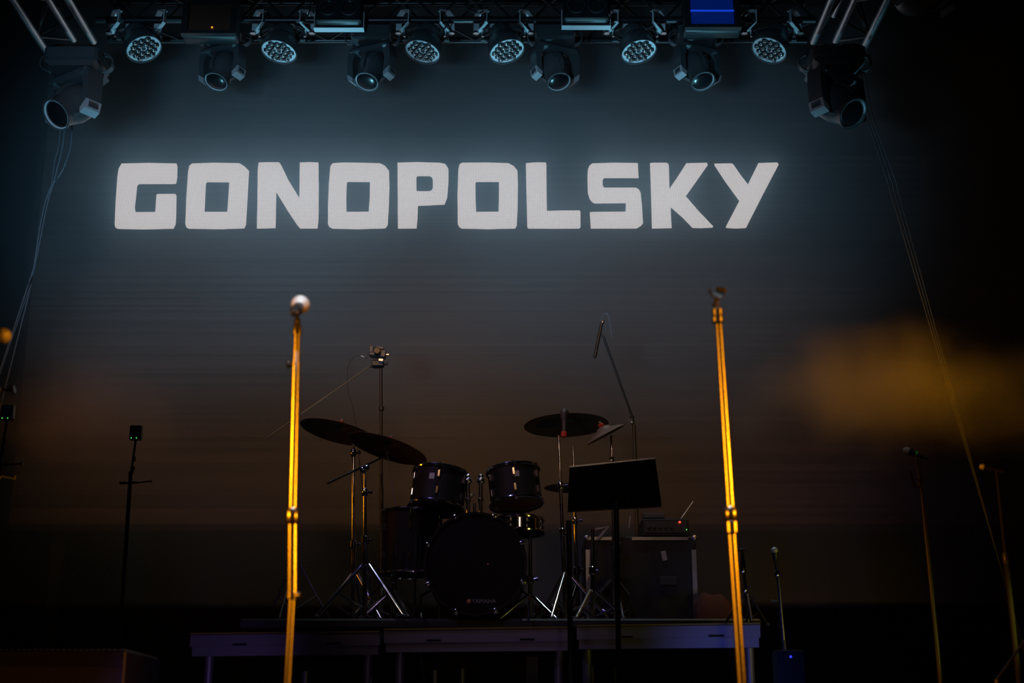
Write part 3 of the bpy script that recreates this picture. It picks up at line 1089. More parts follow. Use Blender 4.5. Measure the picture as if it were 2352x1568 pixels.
MB().lathe([(0.14, 0), (0.14, 0.006), (0.12, 0.014), (0.03, 0.028), (0.018, 0.04)], 36).build('round_base', M['powder'], st2)
MB().tube((0, 0, 0.03), Rp(1681, 1228), 0.0125, n=20).build('lower_tube', M['stand'], st2)
MB().tube(Rp(1678, 1165), Rp(1651, 745), 0.0118, 0.0100, n=20).build('upper_tube', M['stand'], st2)
dd = Rp(1649, 708) - Rp(1681, 1228)
collar(st2, Rp(1678.5, 1181), dd, 0.0185, 0.040, M['stand'], 'height_clutch')
collar(st2, Rp(1681, 1211), dd, 0.0180, 0.036, M['stand'], 'height_clutch')
collar(st2, Rp(1648.5, 735), dd, 0.0170, 0.018, M['stand'], 'collar')
collar(st2, Rp(1648, 718), dd, 0.0160, 0.022, M['stand'], 'collar')
cp = MB()
cp.tube(Rp(1647, 708), Rp(1645, 682), 0.0085, 0.006, n=12)
cp.tube(Rp(1636, 700), Rp(1653, 698), 0.006, n=10)
ax = Vector((0.35, -0.85, -0.38)).normalized()
xh = Vector((-0.25, 0, 1)); xh = (xh - ax * xh.dot(ax)).normalized()
mm = frame_z(Rp(1643, 665), ax, xh)
# U-shaped cradle
arc = []
for q in range(13):
    an = math.radians(75 + (360 - 150) * q / 12)
    arc.append(mm @ Vector((0.0195 * math.cos(an), 0.0195 * math.sin(an), 0)))
cp.sweep(arc, 0, flat=(0.040, 0.0035))
cp.build('microphone_clip', M['plastic'], st2)

# ------------------------------------------------------------------ far left: a microphone cut by the frame and an amber plate
YL = 4.3
mb_ = at(8, 771, YL)
ms = thing('microphone_stand', 'microphone stand mostly outside the left edge, its microphone head just in view', 'microphone stand', (mb_.x - 0.13, YL, 0))
o = Vector(ms.location)
MB().lathe([(0.14, 0), (0.14, 0.006), (0.12, 0.014), (0.03, 0.028), (0.018, 0.04)], 32).build('round_base', M['powder'], ms)
MB().tube((0, 0, 0.03), (0, 0, mb_.z - 0.10), 0.011, n=16).build('upper_tube', M['stand'], ms)
MB().sweep([(0, 0, mb_.z - 0.10), (0.0, 0, mb_.z - 0.05), (0.02, 0, mb_.z - 0.03)], 0.008, n=10).build('clip_joint', M['plastic'], ms)
mi = thing('microphone', 'round amber-lit microphone head at the very left edge of the view', 'microphone', mb_)
mic_shape(mi, (0, 0, 0), (-0.9, -0.25, -0.25), 0.15, 0.0255, M['michandle'])


# ------------------------------------------------------------------ stands with small boxes showing two green lights
def led_box_stand(px, py, scale, Y, foot_px, lab, shelf=True):
    c = at(px, py, Y)
    fp = at(foot_px[0], foot_px[1], Y)
    d = c - fp
    k = fp.z / d.z
    foot = fp - d * k
    foot.z = 0
    t = thing('equipment_stand', lab, 'stand', foot, 'slim poles topped by a box with two green lights')
    o = Vector(foot)
    m = mpp(py, Y) * scale
    L = lambda dx, dy: c + Vector((dx * m, 0, -dy * m)) - o
    MB().tube((0, 0, 0.0), L(-5, 90), 0.010, n=12).build('pole', M['powder'], t)
    MB().box(L(0, 0), (26 * m, 0.03, 34 * m), bev=0.004).build('receiver_box', M['plastic'], t)
    MB().box(L(14, -2), (1.6 * m, 0.028, 28 * m)).build('antenna', M['alu'], t)
    for dx in (-8, 4):
        MB().ball(L(dx, 13) + Vector((0, -0.015, 0)), 1.1 * m, 8).build('indicator_or_glint', M['greenled'], t)
    MB().tube(L(1, 17), L(-4, 92), 2.6 * m, n=10).build('neck', M['powder'], t)
    MB().box(L(2, 62) + Vector((0, -0.012, 0)), (6 * m, 0.012, 12 * m), bev=0.002).build('clasp', M['wood'], t)
    MB().lathe([(3.6 * m, 0), (3.8 * m, 2 * m), (1.2 * m, 18 * m)], 12, frame_z(L(2, 80) + Vector((0, -0.012, 0)), (-0.1, 0, -1))).build('adjusting_grip', M['wood'], t)
    if shelf:
        MB().tube(L(-28, 117), L(14, 115), 0.006, n=10).build('cross_bar', M['powder'], t)
        MB().tube(L(14, 115), L(44, 112), 0.004, n=8).build('side_arm', M['powder'], t)
        MB().box(L(44, 112), (2.2 * m, 0.02, 7 * m)).build('side_hook', M['alu'], t)
        for dx, w in ((-26, 4), (-18, 5), (0, 5), (6, 5), (12, 3)):
            MB().box(L(dx, 113.5), (w * m, 0.014, 2.0 * m)).build('buckle', M['alu'], t)
    tripod(t, Vector((0, 0, 0)), 0.24, 0.28, 80, 0.007, M['powder'])
    return t


led_box_stand(312, 994, 1.0, 6.8, (288, 1330), 'slim dark stand left of the drums, with two small green lights and a cross bar')
led_box_stand(17, 948, 1.05, 6.95, (0, 1250), 'slim dark stand at the left edge with two bright green lights')
pt = at(30, 895, 4.3)
g = ms
o = Vector(ms.location)
q0 = Vector((0, 0, pt.z))
MB().tube(q0, (pt.x - o.x - 0.006, 0, pt.z), 0.005, n=10).build('side_arm', M['powder'], g)
MB().box((0, 0, 0), (0.011, 0.02, 0.026), Matrix.Translation((pt.x - o.x, 0, pt.z)) @ Matrix.Rotation(math.radians(-14), 4, 'Y'), bev=0.002).build('clip_plate', M['stand'], g)
MB().ball((pt.x - o.x - 0.045, -0.01, pt.z - 0.004), 0.012, 10).build('clamp_knob', M['stand'], g)
pk = at(35, 1095, 6.0)
cable('cable', [(35, 1092), (33, 1100), (26, 1098), (12, 1096), (0, 1098), (-20, 1150), (-30, 1400)], 6.0, 0.004, M['wire'],
      'short pale-tipped cable at the left edge beside the slim stand', 'cable', None, True)

# speaker box with a perforated top edge at bottom left
a = at(-60, 1490, 6.0); b = at(290, 1488, 6.0)
sb = thing('stage_monitor', 'low black speaker box at bottom left with a perforated metal top edge', 'speaker', ((a.x + b.x) / 2, 6.3, 0))
w = b.x - a.x
MB().box((0, 0, b.z / 2), (w, 0.6, b.z), bev=0.015).build('cabinet', M['caseblack'], sb)
gm = MB()
for k in range(26):
    gm.box((-w / 2 + 0.02 + (w - 0.04) * k / 25, -0.306, b.z - 0.008), (0.010, 0.006, 0.006))
gm.build('perforated_strip', M['alu'], sb, smooth=False)
MB().box((0, -0.303, b.z * 0.48), (w - 0.04, 0.006, b.z * 0.85)).build('speaker_grille', M['black'], sb, smooth=False)


# ------------------------------------------------------------------ the drum kit
def hoop(r, tube, z, m, parent, name='rim', mx=None, n=40):
    prof = []
    for k in range(9):
        a = 2 * PI * k / 8
        prof.append((r + tube * math.cos(a), z + tube * 1.6 * math.sin(a)))
    return MB().lathe(prof, n, mx, cap=False).build(name, m, parent)


YB = 7.56
cb = at(1092, 1300, YB)
RB = 119 * mpp(1300, YB)
bd = thing('bass_drum', 'large black bass drum in the middle of the kit', 'drum', (cb.x, YB, ZD))
cz = RB + 0.012
fm = Matrix.Translation((0, 0, cz)) @ Matrix.Rotation(PI / 2, 4, 'X')      # local z -> towards camera
MB().lathe([(RB * 0.93, 0.0), (RB * 0.93, -0.42)], 56, fm, cap=False).build('shell', M['shell'], bd)
MB().lathe([(RB * 0.94, 0.006), (RB * 0.5, 0.010), (0.001, 0.011)], 56, fm, cap=False).build('drum_head', M['drumhead'], bd)
MB().lathe([(RB * 0.94, -0.42), (0.001, -0.42)], 56, fm, cap=False).build('drum_head', M['drumhead'], bd)
for z in (0.0, -0.42):
    MB().lathe([(RB * 0.95, z - 0.02), (RB * 1.0, z - 0.02), (RB * 1.0, z + 0.018), (RB * 0.95, z + 0.018), (RB * 0.95, z - 0.02)], 56, fm, cap=False).build('hoop', M['shell'], bd)
for k in range(8):
    an = PI / 8 + k * PI / 4 + 0.02
    q = fm @ Matrix.Rotation(an, 4, 'Z')
    cw = MB()
    cw.box((RB * 0.985, 0, 0.014), (0.030, 0.026, 0.018), q, bev=0.005)
    cw.box((RB * 1.005, 0, -0.02), (0.010, 0.022, 0.06), q)
    cw.tube((RB * 1.0, 0, -0.02), (RB * 1.0, 0, -0.12), 0.004, n=8, mx=q)
    cw.box((RB * 0.96, 0, -0.15), (0.03, 0.022, 0.06), q, bev=0.005)
    cw.build('claw_hook', M['chrome'], bd)
em = MB()
em.lathe([(0.011, 0.0125), (0.009, 0.0135), (0.001, 0.014)], 20, fm @ Matrix.Translation((-0.075 + 0.042, -RB * 0.72, 0)), cap=False)
em.build('emblem', M['wood'], bd)
tx = bpy.data.curves.new('drum_lettering', 'FONT')
tx.body = 'YAMAHA'
tx.size = 0.031
tx.extrude = 0.0006
tx.align_x = 'LEFT'; tx.align_y = 'CENTER'
tx.materials.append(M['print'])
to = bpy.data.objects.new('lettering', tx)
COL.objects.link(to)
bpy.context.view_layer.update()
lm = bpy.data.meshes.new_from_object(to.evaluated_get(bpy.context.evaluated_depsgraph_get()))
bpy.data.objects.remove(to)
lm.materials.clear()
lm.materials.append(M['print'])
to = bpy.data.objects.new('lettering', lm)
COL.objects.link(to)
to.parent = bd
to.location = (-0.018, -0.0125, cz - RB * 0.72)
to.rotation_euler = (PI / 2, 0, 0)
MB().ball((0.066, -0.011, cz - 0.004), 0.006, 10).build('vent_grommet', M['wood'], bd)
for s in (-1, 1):
    MB().sweep([(s * RB * 0.86, 0.12, cz - RB * 0.45), (s * (RB * 0.95 + 0.03), 0.05, cz - RB * 0.6), (s * (RB * 0.95 + 0.02), -0.03, 0.0)], 0.007, n=8).build('spur', M['chrome'], bd)

# tom holder: two posts rising from the bass drum
th = bpy.data.objects.new('tom_holder', None)
COL.objects.link(th)
th.parent = bd
th.location = (0, 0.17, 0)


def BD(px, py, Y):
    return at(px, py, Y) - Vector(bd.location) - Vector((0, 0.17, 0))


YP = YB + 0.17
for px in (1075, 1104):
    MB().tube(BD(px, 1178, YP), BD(px, 1108, YP), 0.0115, n=16).build('post', M['chrome'], th)
    jt = MB()
    jt.lathe([(0.017, -0.018), (0.021, -0.01), (0.021, 0.004), (0.016, 0.014), (0.008, 0.018)], 18, frame_z(BD(px, 1103, YP), (0, 0, 1)))
    jt.ball(BD(px, 1094, YP), 0.016, 14)
    jt.build('ball_clamp', M['chrome'], th)
    MB().lathe([(0.015, -0.012), (0.017, 0), (0.015, 0.012)], 16, frame_z(BD(px, 1149, YP), (0, 0, 1))).build('memory_lock', M['chrome'], th)
MB().tube(BD(1090, 1178, YP + 0.01), BD(1090, 1155, YP + 0.01), 0.009, n=12).build('center_post', M['chrome'], th)
wn = MB().tube(BD(1076, 1148, YP - 0.02), BD(1090, 1133, YP - 0.02), 0.005, n=8)
wn.ball(BD(1083, 1137, YP - 0.025), 0.009, 10)
wn.build('wing_screw', M['chrome'], th)


def drum(name, label, px, py, Y, r, h, tilt=(0, 0), lugs=6, shellm='shell', badge=True, legs=None, group=None, lower=None, cat='drum'):
    """px,py = centre of the top rim"""
    c = at(px, py, Y)
    t = thing(name, label, cat, c, group)
    t.rotation_euler = (math.radians(tilt[0]), math.radians(tilt[1]), 0)
    MB().lathe([(r, -0.012), (r, -h + 0.012)], 44, cap=False).build('shell', M[shellm], t)
    MB().lathe([(r * 1.01, -0.006), (r * 0.6, -0.002), (0.001, -0.002)], 44, cap=False).build('drum_head', M['drumhead'], t)
    MB().lathe([(0.001, -h + 0.004), (r * 1.01, -h + 0.006)], 44, cap=False).build('drum_head', M['shellwood'] if lower else M['drumhead'], t)  # orange-brown reflections painted into the colour of the lower heads
    hoop(r * 1.045, 0.0055, -0.006, M['chrome'], t)
    hoop(r * 1.045, 0.0055, -h + 0.006, M['chrome'], t)
    for k in range(lugs):
        a = 2 * PI * (k + 0.5) / lugs
        q = Matrix.Rotation(a, 4, 'Z')
        for zl, zt in ((-h * 0.28, 0.008), (-h * 0.72, -h - 0.008)):
            lg = MB()
            lg.box((r * 1.035, 0, zl), (0.018, 0.014, min(0.045, h * 0.3)), q, bev=0.004)
            lg.tube((r * 1.055, 0, zt), (r * 1.055, 0, zl), 0.0028, n=6, mx=q)
            lg.build('tension_lug', M['chrome'], t)
    if badge:
        q = Matrix.Rotation(math.radians(badge), 4, 'Z')
        MB().box((r + 0.002, 0, -h * 0.35), (0.003, 0.030, 0.034), q, bev=0.001).build('badge', M['badge'], t)
    if legs:
        for a in legs:
            q = Matrix.Rotation(math.radians(a), 4, 'Z')
            Lg = MB()
            zf = ZD - c.z
            Lg.sweep([(r * 1.07, 0, -h * 0.4), (r * 1.07, 0, -h * 0.95), (r * 1.12, 0, -h - 0.03), (r * 1.12, 0, zf + 0.01)], 0.0062, n=8, mx=q)
            o = Lg.build('leg', M['chrome'], t)
            MB().lathe([(0.010, 0), (0.012, 0.012), (0.008, 0.03)], 10, q @ Matrix.Translation((r * 1.12, 0, zf + 0.001))).build('rubber_foot', M['plastic'], o)
    return t


drum('tom_drum', 'dark mounted tom on the left above the bass drum', 1013, 1085, 7.83, 0.150, 0.215, (-9, 6), 6, badge=-104, group='two mounted toms above the bass drum', lower=True)
drum('tom_drum', 'dark mounted tom on the right above the bass drum', 1178, 1080, 7.83, 0.143, 0.205, (-9, -6), 6, badge=-84, group='two mounted toms above the bass drum', lower=True)
drum('floor_tom', 'dark floor tom on three legs, left of the bass drum', 948, 1174, 7.98, 0.168, 0.36, (0, 0), 6, legs=(-80, 40, 160), badge=False)
drum('snare_drum', 'shallow snare drum with bright chrome rims, right of the bass drum', 1192, 1192, 7.98, 0.135, 0.085, (-3, 0), 8, shellm='chrome', badge=False)


# ------------------------------------------------------------------ cymbals and their stands
def cymbal(px, py, Y, r, tilt, lab):
    c = at(px, py, Y)
    t = thing('cymbal', lab, 'cymbal', c, 'cymbals of the drum kit')
    t.rotation_euler = (math.radians(tilt[0]), math.radians(tilt[1]), 0)
    prof = [(0.006, 0.030), (0.02, 0.029), (0.036, 0.022), (0.045, 0.012), (r * 0.4, 0.006), (r * 0.75, -0.006), (r, -0.022),
            (r, -0.0235), (r * 0.75, -0.008), (r * 0.4, 0.0045), (0.045, 0.0105), (0.035, 0.0205), (0.006, 0.028)]
    MB().lathe(prof, 56, cap=False).build('bronze_plate', M['cymbal'], t)
    MB().lathe([(0.016, 0.030), (0.018, 0.034), (0.018, 0.044), (0.014, 0.047)], 16).build('felt_washer', M['red'], t)
    MB().lathe([(0.009, 0.047), (0.011, 0.05), (0.009, 0.062)], 6).build('wing_nut', M['chrome'], t)
    return c


def cym_stand(name, lab, x, ytop, Y, top=None, secs=(), tri=None, boom=None, cat='cymbal stand', group='chrome stands around the drum kit', lean=(0, 0), m='chrome', foot_z=None):
    """vertical pole at pixel x from the platform up to ytop; top = world point of the cymbal"""
    base = at(x, 1418, Y)
    base.z = ZD if foot_z is None else foot_z
    tp = at(x + lean[0], ytop, Y)
    t = thing(name, lab, cat, base, group)
    L = tp - base
    n = len(secs) + 1
    cuts = [0.03] + [min(0.97, (at(x, s, Y).z - base.z) / L.z) for s in secs] + [1.0]
    rr = [0.0135, 0.0110, 0.0085, 0.007]
    names = ['lower_tube', 'middle_tube', 'upper_tube', 'top_tube']
    for i in range(n):
        MB().tube(L * cuts[i], L * cuts[i + 1], rr[i] if n > 1 else 0.010, n=14).build(names[i], M[m], t)
        if i:
            collar(t, L * cuts[i], L, rr[i - 1] * 1.6, 0.045, M[m], 'collar', knob=(0.03, -0.008, 0))
    if tri:
        tripod(t, Vector((0, 0, 0)), tri[0], tri[1], tri[2], 0.010, M[m])
    if boom:
        a, b_, w = boom
        A = at(a[0], a[1], Y) - base
        B = at(b_[0], b_[1], Y + w) - base
        MB().tube(A, B, 0.0062, n=10).build('boom_arm', M[m], t)
        collar(t, L, B - A, 0.018, 0.05, M[m], 'boom_clamp', knob=(0, -0.03, -0.02))
    return t, base


cA = cymbal(780, 985, 8.25, 0.235, (-5, 12), 'large dark cymbal at the far left of the drum kit')
cym_stand('cymbal_stand', 'tall chrome stand with violet shine at the left of the drum kit', 812, 1012, 8.15, secs=(1250, 1040), tri=(0.24, 0.30, 200))
cB = cymbal(893, 1022, 8.0, 0.235, (-6, 16), 'large dark cymbal left of the two toms, on a slanting boom arm')
cym_stand('cymbal_stand', 'chrome boom stand with wide tripod legs in front of the violet-lit stand', 838, 1075, 7.72, secs=(1240, 1130), tri=(0.27, 0.30, 205), boom=((752, 1110), (890, 1045), 0.2))
cC = cymbal(1300, 968, 8.2, 0.25, (-4, -2), 'wide dark ride cymbal at the right of the drum kit')
cym_stand('cymbal_stand', 'tall chrome stand banded orange and yellow, right of the snare drum', 1300, 1000, 7.95, secs=(1222, 1115), tri=(0.26, 0.28, 250), lean=(-17, 0))
cD = cymbal(1388, 990, 7.9, 0.125, (6, -28), 'small pale-shining splash cymbal above the music stand')
cym_stand('cymbal_stand', 'chrome stand half hidden behind the music stand, holding the small cymbal', 1414, 1000, 8.0, secs=(1250, 1060), tri=(0.27, 0.26, 275), lean=(-10, 0))
cym_stand('hi_hat_stand', 'short chrome hi-hat stand behind the left edge of the music stand', 1328, 1020, 8.3, secs=(1310, 1195, 1100), tri=(0.25, 0.25, 250), lean=(-12, 0))
hh = at(1318, 1120, 8.3)
hc = thing('hi_hat_cymbal', 'closed pair of small dark hi-hat cymbals behind the music stand', 'cymbal', hh, 'cymbals of the drum kit')
for s in (1, -1):
    MB().lathe([(0.006, 0.026 * s), (0.03, 0.022 * s), (0.04, 0.012 * s), (0.175, 0.001 * s), (0.175, 0.000), (0.04, 0.010 * s)], 44, cap=False).build('bronze_plate', M['cymbal'], hc)
cym_stand('snare_stand', 'thin chrome snare stand with a greenish shine beside the bass drum', 1218, 1228, 7.98, secs=(1330,), tri=(0.2, 0.16, 200), cat='drum stand')
cym_stand('chrome_stand', 'short slim chrome stand with a green glint, right of the hi-hat stand', 1361, 1215, 7.9, secs=(1310,), tri=(0.2, 0.18, 120), cat='stand')
cym_stand('chrome_stand', 'slim dark chrome stand left of the bass drum, low beside the floor tom', 903, 1245, 7.75, secs=(1330,), tri=(0.18, 0.16, 60), cat='stand', lean=(5, 0))

# round-headed microphone on the ride stand
rm = thing('microphone', 'dark round-headed microphone standing up in front of the ride cymbal', 'microphone', at(1296, 948, 7.93))
mic_shape(rm, (0, 0, 0), (-0.02, -0.1, -1), 0.13, 0.026, gm='powder')
MB().lathe([(0.012, 0), (0.017, 0.004), (0.017, 0.03), (0.012, 0.034)], 16, Matrix.Translation((-0.004, -0.012, -0.145))).build('red_ring', M['red'], rm)


# ------------------------------------------------------------------ overhead microphone stands
YO = 8.6
ob = at(878, 1418, YO); ob.z = ZD
os_ = thing('boom_stand', 'tall dark boom stand behind the left of the drum kit, holding a camera', 'boom stand', ob)
OL = lambda px, py, Y=YO: at(px, py, Y) - ob
MB().tube((0, 0, 0.03), OL(876, 1120), 0.013, n=12).build('lower_tube', M['powder'], os_)
MB().tube(OL(876, 1120), OL(875, 846), 0.010, n=12).build('upper_tube', M['powder'], os_)
collar(os_, OL(876, 938), (0, 0, 1), 0.017, 0.03, M['powder'])
MB().tube(OL(612, 1007, 8.5), OL(848, 842), 0.0042, n=8).build('boom_arm', M['alu'], os_)
MB().tube(OL(690, 952, 8.53), OL(762, 902, 8.565), 0.006, n=8).build('boom_sleeve', M['alu'], os_)
tripod(os_, Vector((0, 0, 0)), 0.3, 0.3, 30, 0.009, M['powder'])
hd = MB()
hd.box(OL(868, 836), (0.075, 0.06, 0.045), bev=0.008)
hd.tube(OL(850, 842), OL(892, 834), 0.008, n=10)
hd.build('mounting_head', M['plastic'], os_)
cmr = thing('video_camera', 'small dark camera on the tall boom stand above the left cymbals', 'camera', at(868, 812, YO - 0.02))
cr = Matrix.Rotation(math.radians(9), 4, 'Y')
MB().box((0, 0, 0), (0.105, 0.06, 0.055), cr, bev=0.008).build('body', M['fixture'], cmr)
MB().box((-0.042, -0.01, 0.016), (0.026, 0.05, 0.05), cr, bev=0.006).build('grip', M['fixture'], cmr)
MB().box((0.008, 0, 0.036), (0.05, 0.04, 0.018), cr, bev=0.004).build('viewfinder', M['fixture'], cmr)
MB().lathe([(0.022, 0), (0.022, 0.04), (0.018, 0.044)], 20, cr @ Matrix.Translation((0, -0.03, 0)) @ Matrix.Rotation(PI / 2, 4, 'X')).build('lens', M['glass'], cmr)
MB().box((0.061, 0, 0.002), (0.022, 0.02, 0.014), cr, bev=0.003).build('side_screw', M['alu'], cmr)
MB().box((0.03, -0.02, -0.045), (0.03, 0.03, 0.02), cr, bev=0.003).build('tripod_plate', M['alu'], cmr)
cc = cable('cable', [(846, 823), (832, 818), (822, 816), (812, 820), (804, 833), (798, 850), (800, 900), (815, 960), (830, 1100)], YO - 0.02, 0.0025, M['cable'],
           'thin cable looping from the small camera down along its stand', 'cable', None, True)
k = at(832, 818, YO - 0.02) - Vector(cc.location)
MB().tube(k + Vector((-0.008, 0, 0.003)), k + Vector((0.014, 0, -0.005)), 0.0045, n=10).build('connector', M['white'], cc)

# right overhead microphone
YR = 8.85
rb = at(1470, 1418, YR); rb.z = ZD
rs = thing('boom_stand', 'tall dark boom stand leaning up behind the music stand, holding a slim microphone', 'boom stand', rb)
RL = lambda px, py, Y=YR: at(px, py, Y) - rb
MB().tube((0, 0, 0.03), RL(1456, 975), 0.012, n=12).build('lower_tube', M['powder'], rs)
MB().tube(RL(1456, 968), RL(1387, 776, 8.7), 0.0075, n=10).build('boom_arm', M['powder'], rs)
bk = MB()
bk.ball(RL(1452, 970), 0.018, 12)
bk.tube(RL(1446, 958), RL(1458, 958), 0.007, n=8)
bk.build('boom_clamp', M['chrome'], rs)
tripod(rs, Vector((0, 0, 0)), 0.22, 0.3, 90, 0.009, M['powder'])
cm = thing('condenser_microphone', 'slim upright pencil microphone tilted above the ride cymbal, with a cable loop', 'microphone', at(1384, 742, 8.7))
CMo = at(1384, 742, 8.7)
CL_ = lambda px, py: at(px, py, 8.7) - CMo
MB().tube(CL_(1382, 742), CL_(1366, 821), 0.0105, n=16).build('body', M['michandle'], cm)
MB().lathe([(0.0105, 0), (0.0125, 0.004), (0.0125, 0.016), (0.009, 0.02)], 16, frame_z(CL_(1385, 736), (-0.2, 0, -1))).build('collar', M['alu'], cm)
MB().sweep([CL_(1381, 740), CL_(1383, 728), CL_(1388, 720), CL_(1393, 719), CL_(1397, 724), CL_(1402, 745), CL_(1406, 775)], 0.003, n=8).build('cable_loop', M['wire'], cm)
MB().tube(CL_(1378, 765), CL_(1388, 776), 0.007, n=10).build('shock_clip', M['plastic'], cm)

# cable hanging under the left cymbal
cable('cable', [(889, 1035), (892, 1060), (898, 1100), (903, 1130)], 7.95, 0.002, M['wire'], 'thin pale cable hanging from the boom clamp left of the toms', 'cable', None, True)

# ------------------------------------------------------------------ music stand
YM = 6.7
mbp = at(1419, 1500, YM); mbp.z = 0
mu = thing('music_stand', 'dark music stand with a wide tilted desk, right of the drums', 'music stand', mbp)
ML = lambda px, py, Y=YM: at(px, py, Y) - mbp
tl_, tr_, bl_, br_ = ML(1308, 1073), ML(1505, 1053), ML(1304, 1172, YM + 0.12), ML(1520, 1160, YM + 0.12)


def quad_slab(vs, th, n):
    o = [Vector(v) for v in vs]
    nn = Vector(n).normalized() * th
    return MB().add(o + [v + nn for v in o], [(0, 1, 2, 3), (7, 6, 5, 4), (0, 4, 5, 1), (1, 5, 6, 2), (2, 6, 7, 3), (3, 7, 4, 0)])


nrm = (tr_ - tl_).cross(bl_ - tl_)
quad_slab([tl_, tr_, br_, bl_], 0.003, nrm).build('desk', M['black'], mu, smooth=False)
quad_slab([tl_, tr_, tr_ + Vector((0, 0.03, -0.004)), tl_ + Vector((0, 0.03, -0.004))], 0.006, (0, 0, 1)).build('top_lip', M['alu'], mu, smooth=False)
quad_slab([bl_, br_, br_ + Vector((0, 0.06, 0.0)), bl_ + Vector((0, 0.06, 0.0))], 0.003, (0, 0, 1)).build('bottom_ledge', M['powder'], mu, smooth=False)
hol = MB()
for i in range(9):
    for j in range(5):
        u, v = (i + 1) / 10, (j + 1) / 6
        p = (tl_.lerp(tr_, u)).lerp(bl_.lerp(br_, u), v)
        hol.lathe([(0.007, 0.0), (0.007, 0.002), (0.0004, 0.002)], 10, frame_z(p - nrm.normalized() * 0.0, (0, -1, 0)))
tag(hol.build('hole_pattern', M['black'], mu), kind='stuff')
MB().tube((0, 0, 0.02), ML(1415, 1150), 0.013, n=14).build('pole', M['powder'], mu)
tripod(mu, Vector((0, 0, 0)), 0.28, 0.22, 20, 0.009, M['powder'])

# dark stand pole in front of the riser
xp = at(1311, 1450, 6.6)
sp = thing('microphone_stand', 'plain black pole standing in front of the riser, left of the music stand', 'microphone stand', (xp.x, 6.6, 0))
MB().tube((0, 0, 0.02), (-0.004, 0, at(1305, 1195, 6.6).z), 0.013, n=14).build('pole', M['powder'], sp)
MB().lathe([(0.14, 0), (0.14, 0.008), (0.03, 0.02)], 28).build('round_base', M['powder'], sp)

# ------------------------------------------------------------------ flight case with an amplifier on it
YC = 8.05
a = at(1345, 1232, YC); b = at(1597, 1232, YC)
cw_ = b.x - a.x
ch = a.z - ZD
fc = thing('flight_case', 'black flight case with metal edges at the right end of the drum kit', 'case', ((a.x + b.x) / 2, YC, ZD))
MB().box((0, 0.25, ch / 2), (cw_, 0.5, ch - 0.002), bev=0.004).build('body', M['caseblack'], fc, smooth=False)
eg = MB()
for s in (-1, 1):
    eg.box((s * (cw_ / 2 - 0.012), -0.004, ch / 2 - 0.02), (0.026, 0.012, ch - 0.11))
for (u, v) in ((0.0, 0.28), (0.42, 0.93)):
    eg.box((-cw_ / 2 + cw_ * (u + v) / 2, -0.004, ch - 0.012), (cw_ * (v - u), 0.012, 0.018))
eg.box((0, -0.004, 0.012), (cw_, 0.012, 0.022))
eg.build('edge_profile', M['alu'], fc, smooth=False)
MB().box((0, 0, 0), (0.028, 0.006, 0.055), Matrix.Translation((cw_ * 0.21, -0.004, ch * 0.78)) @ Matrix.Rotation(math.radians(-12), 4, 'Y'), bev=0.002).build('paper_tag', M['print'], fc)
for s in (-1, 1):
    cr_ = MB()
    cr_.ball((s * (cw_ / 2 - 0.006), 0.0, ch - 0.008), 0.018, 10)
    cr_.build('ball_corner', M['alu'], fc)
MB().box((cw_ * 0.24, -0.006, ch * 0.5), (0.10, 0.01, 0.05), bev=0.004).build('butterfly_latch', M['powder'], fc)
# folded bracket lying on the case
br = MB()
pp = [at(1367, 1216, YC - 0.03), at(1398, 1209, YC - 0.03), at(1386, 1222, YC - 0.03), at(1371, 1240, YC - 0.03)]
br.sweep(pp, 0, flat=(0.02, 0.014))
bo = br.build('metal_bracket', M['riseralu'], origin=pp[3], smooth=False)
tag(bo, 'bent metal bracket shining blue at the left end of the flight case', 'bracket')

aa = at(1475, 1222, YC); ab = at(1582, 1190, YC)
aw = ab.x - aa.x
ah = ab.z - a.z
am = thing('amplifier_head', 'small black amplifier with a red light standing on the flight case', 'amplifier', ((aa.x + ab.x) / 2, YC + 0.01, a.z + 0.001))
MB().box((0, 0.13, ah / 2), (aw, 0.26, ah), bev=0.008).build('cabinet', M['caseblack'], am)
MB().box((0.0, -0.002, ah * 0.5), (aw * 0.9, 0.008, ah * 0.62), bev=0.002).build('front_panel', M['powder'], am)
MB().box((-0.06, 0.06, ah + 0.018), (0.12, 0.10, 0.030), bev=0.004).build('top_unit', M['fixture'], am)
p = at(1561, 1199, YC)
MB().ball(Vector((p.x, YC - 0.004, p.z)) - Vector(am.location), 0.0065, 10).build('power_light', M['redled'], am)
p = at(1577, 1216, YC)
MB().ball(Vector((p.x, YC - 0.004, p.z)) - Vector(am.location), 0.003, 8).build('status_light', M['greenled'], am)
for q in range(5):
    MB().lathe([(0.009, 0), (0.008, 0.012), (0.004, 0.013)], 12, Matrix.Translation((-aw * 0.36 + q * 0.032, -0.006, ah * 0.5)) @ Matrix.Rotation(PI / 2, 4, 'X')).build('knob', M['plastic'], am)
MB().tube(Vector((aw * 0.34, 0.05, ah)), at(1592, 1151, YC + 0.05) - Vector(am.location), 0.0028, 0.0022, n=8).build('antenna', M['alu'], am)
MB().tube(at(1445, 1212, YC + 0.1) - Vector(am.location), at(1448, 1184, YC + 0.1) - Vector(am.location), 0.0025, n=8).build('antenna', M['alu'], am)

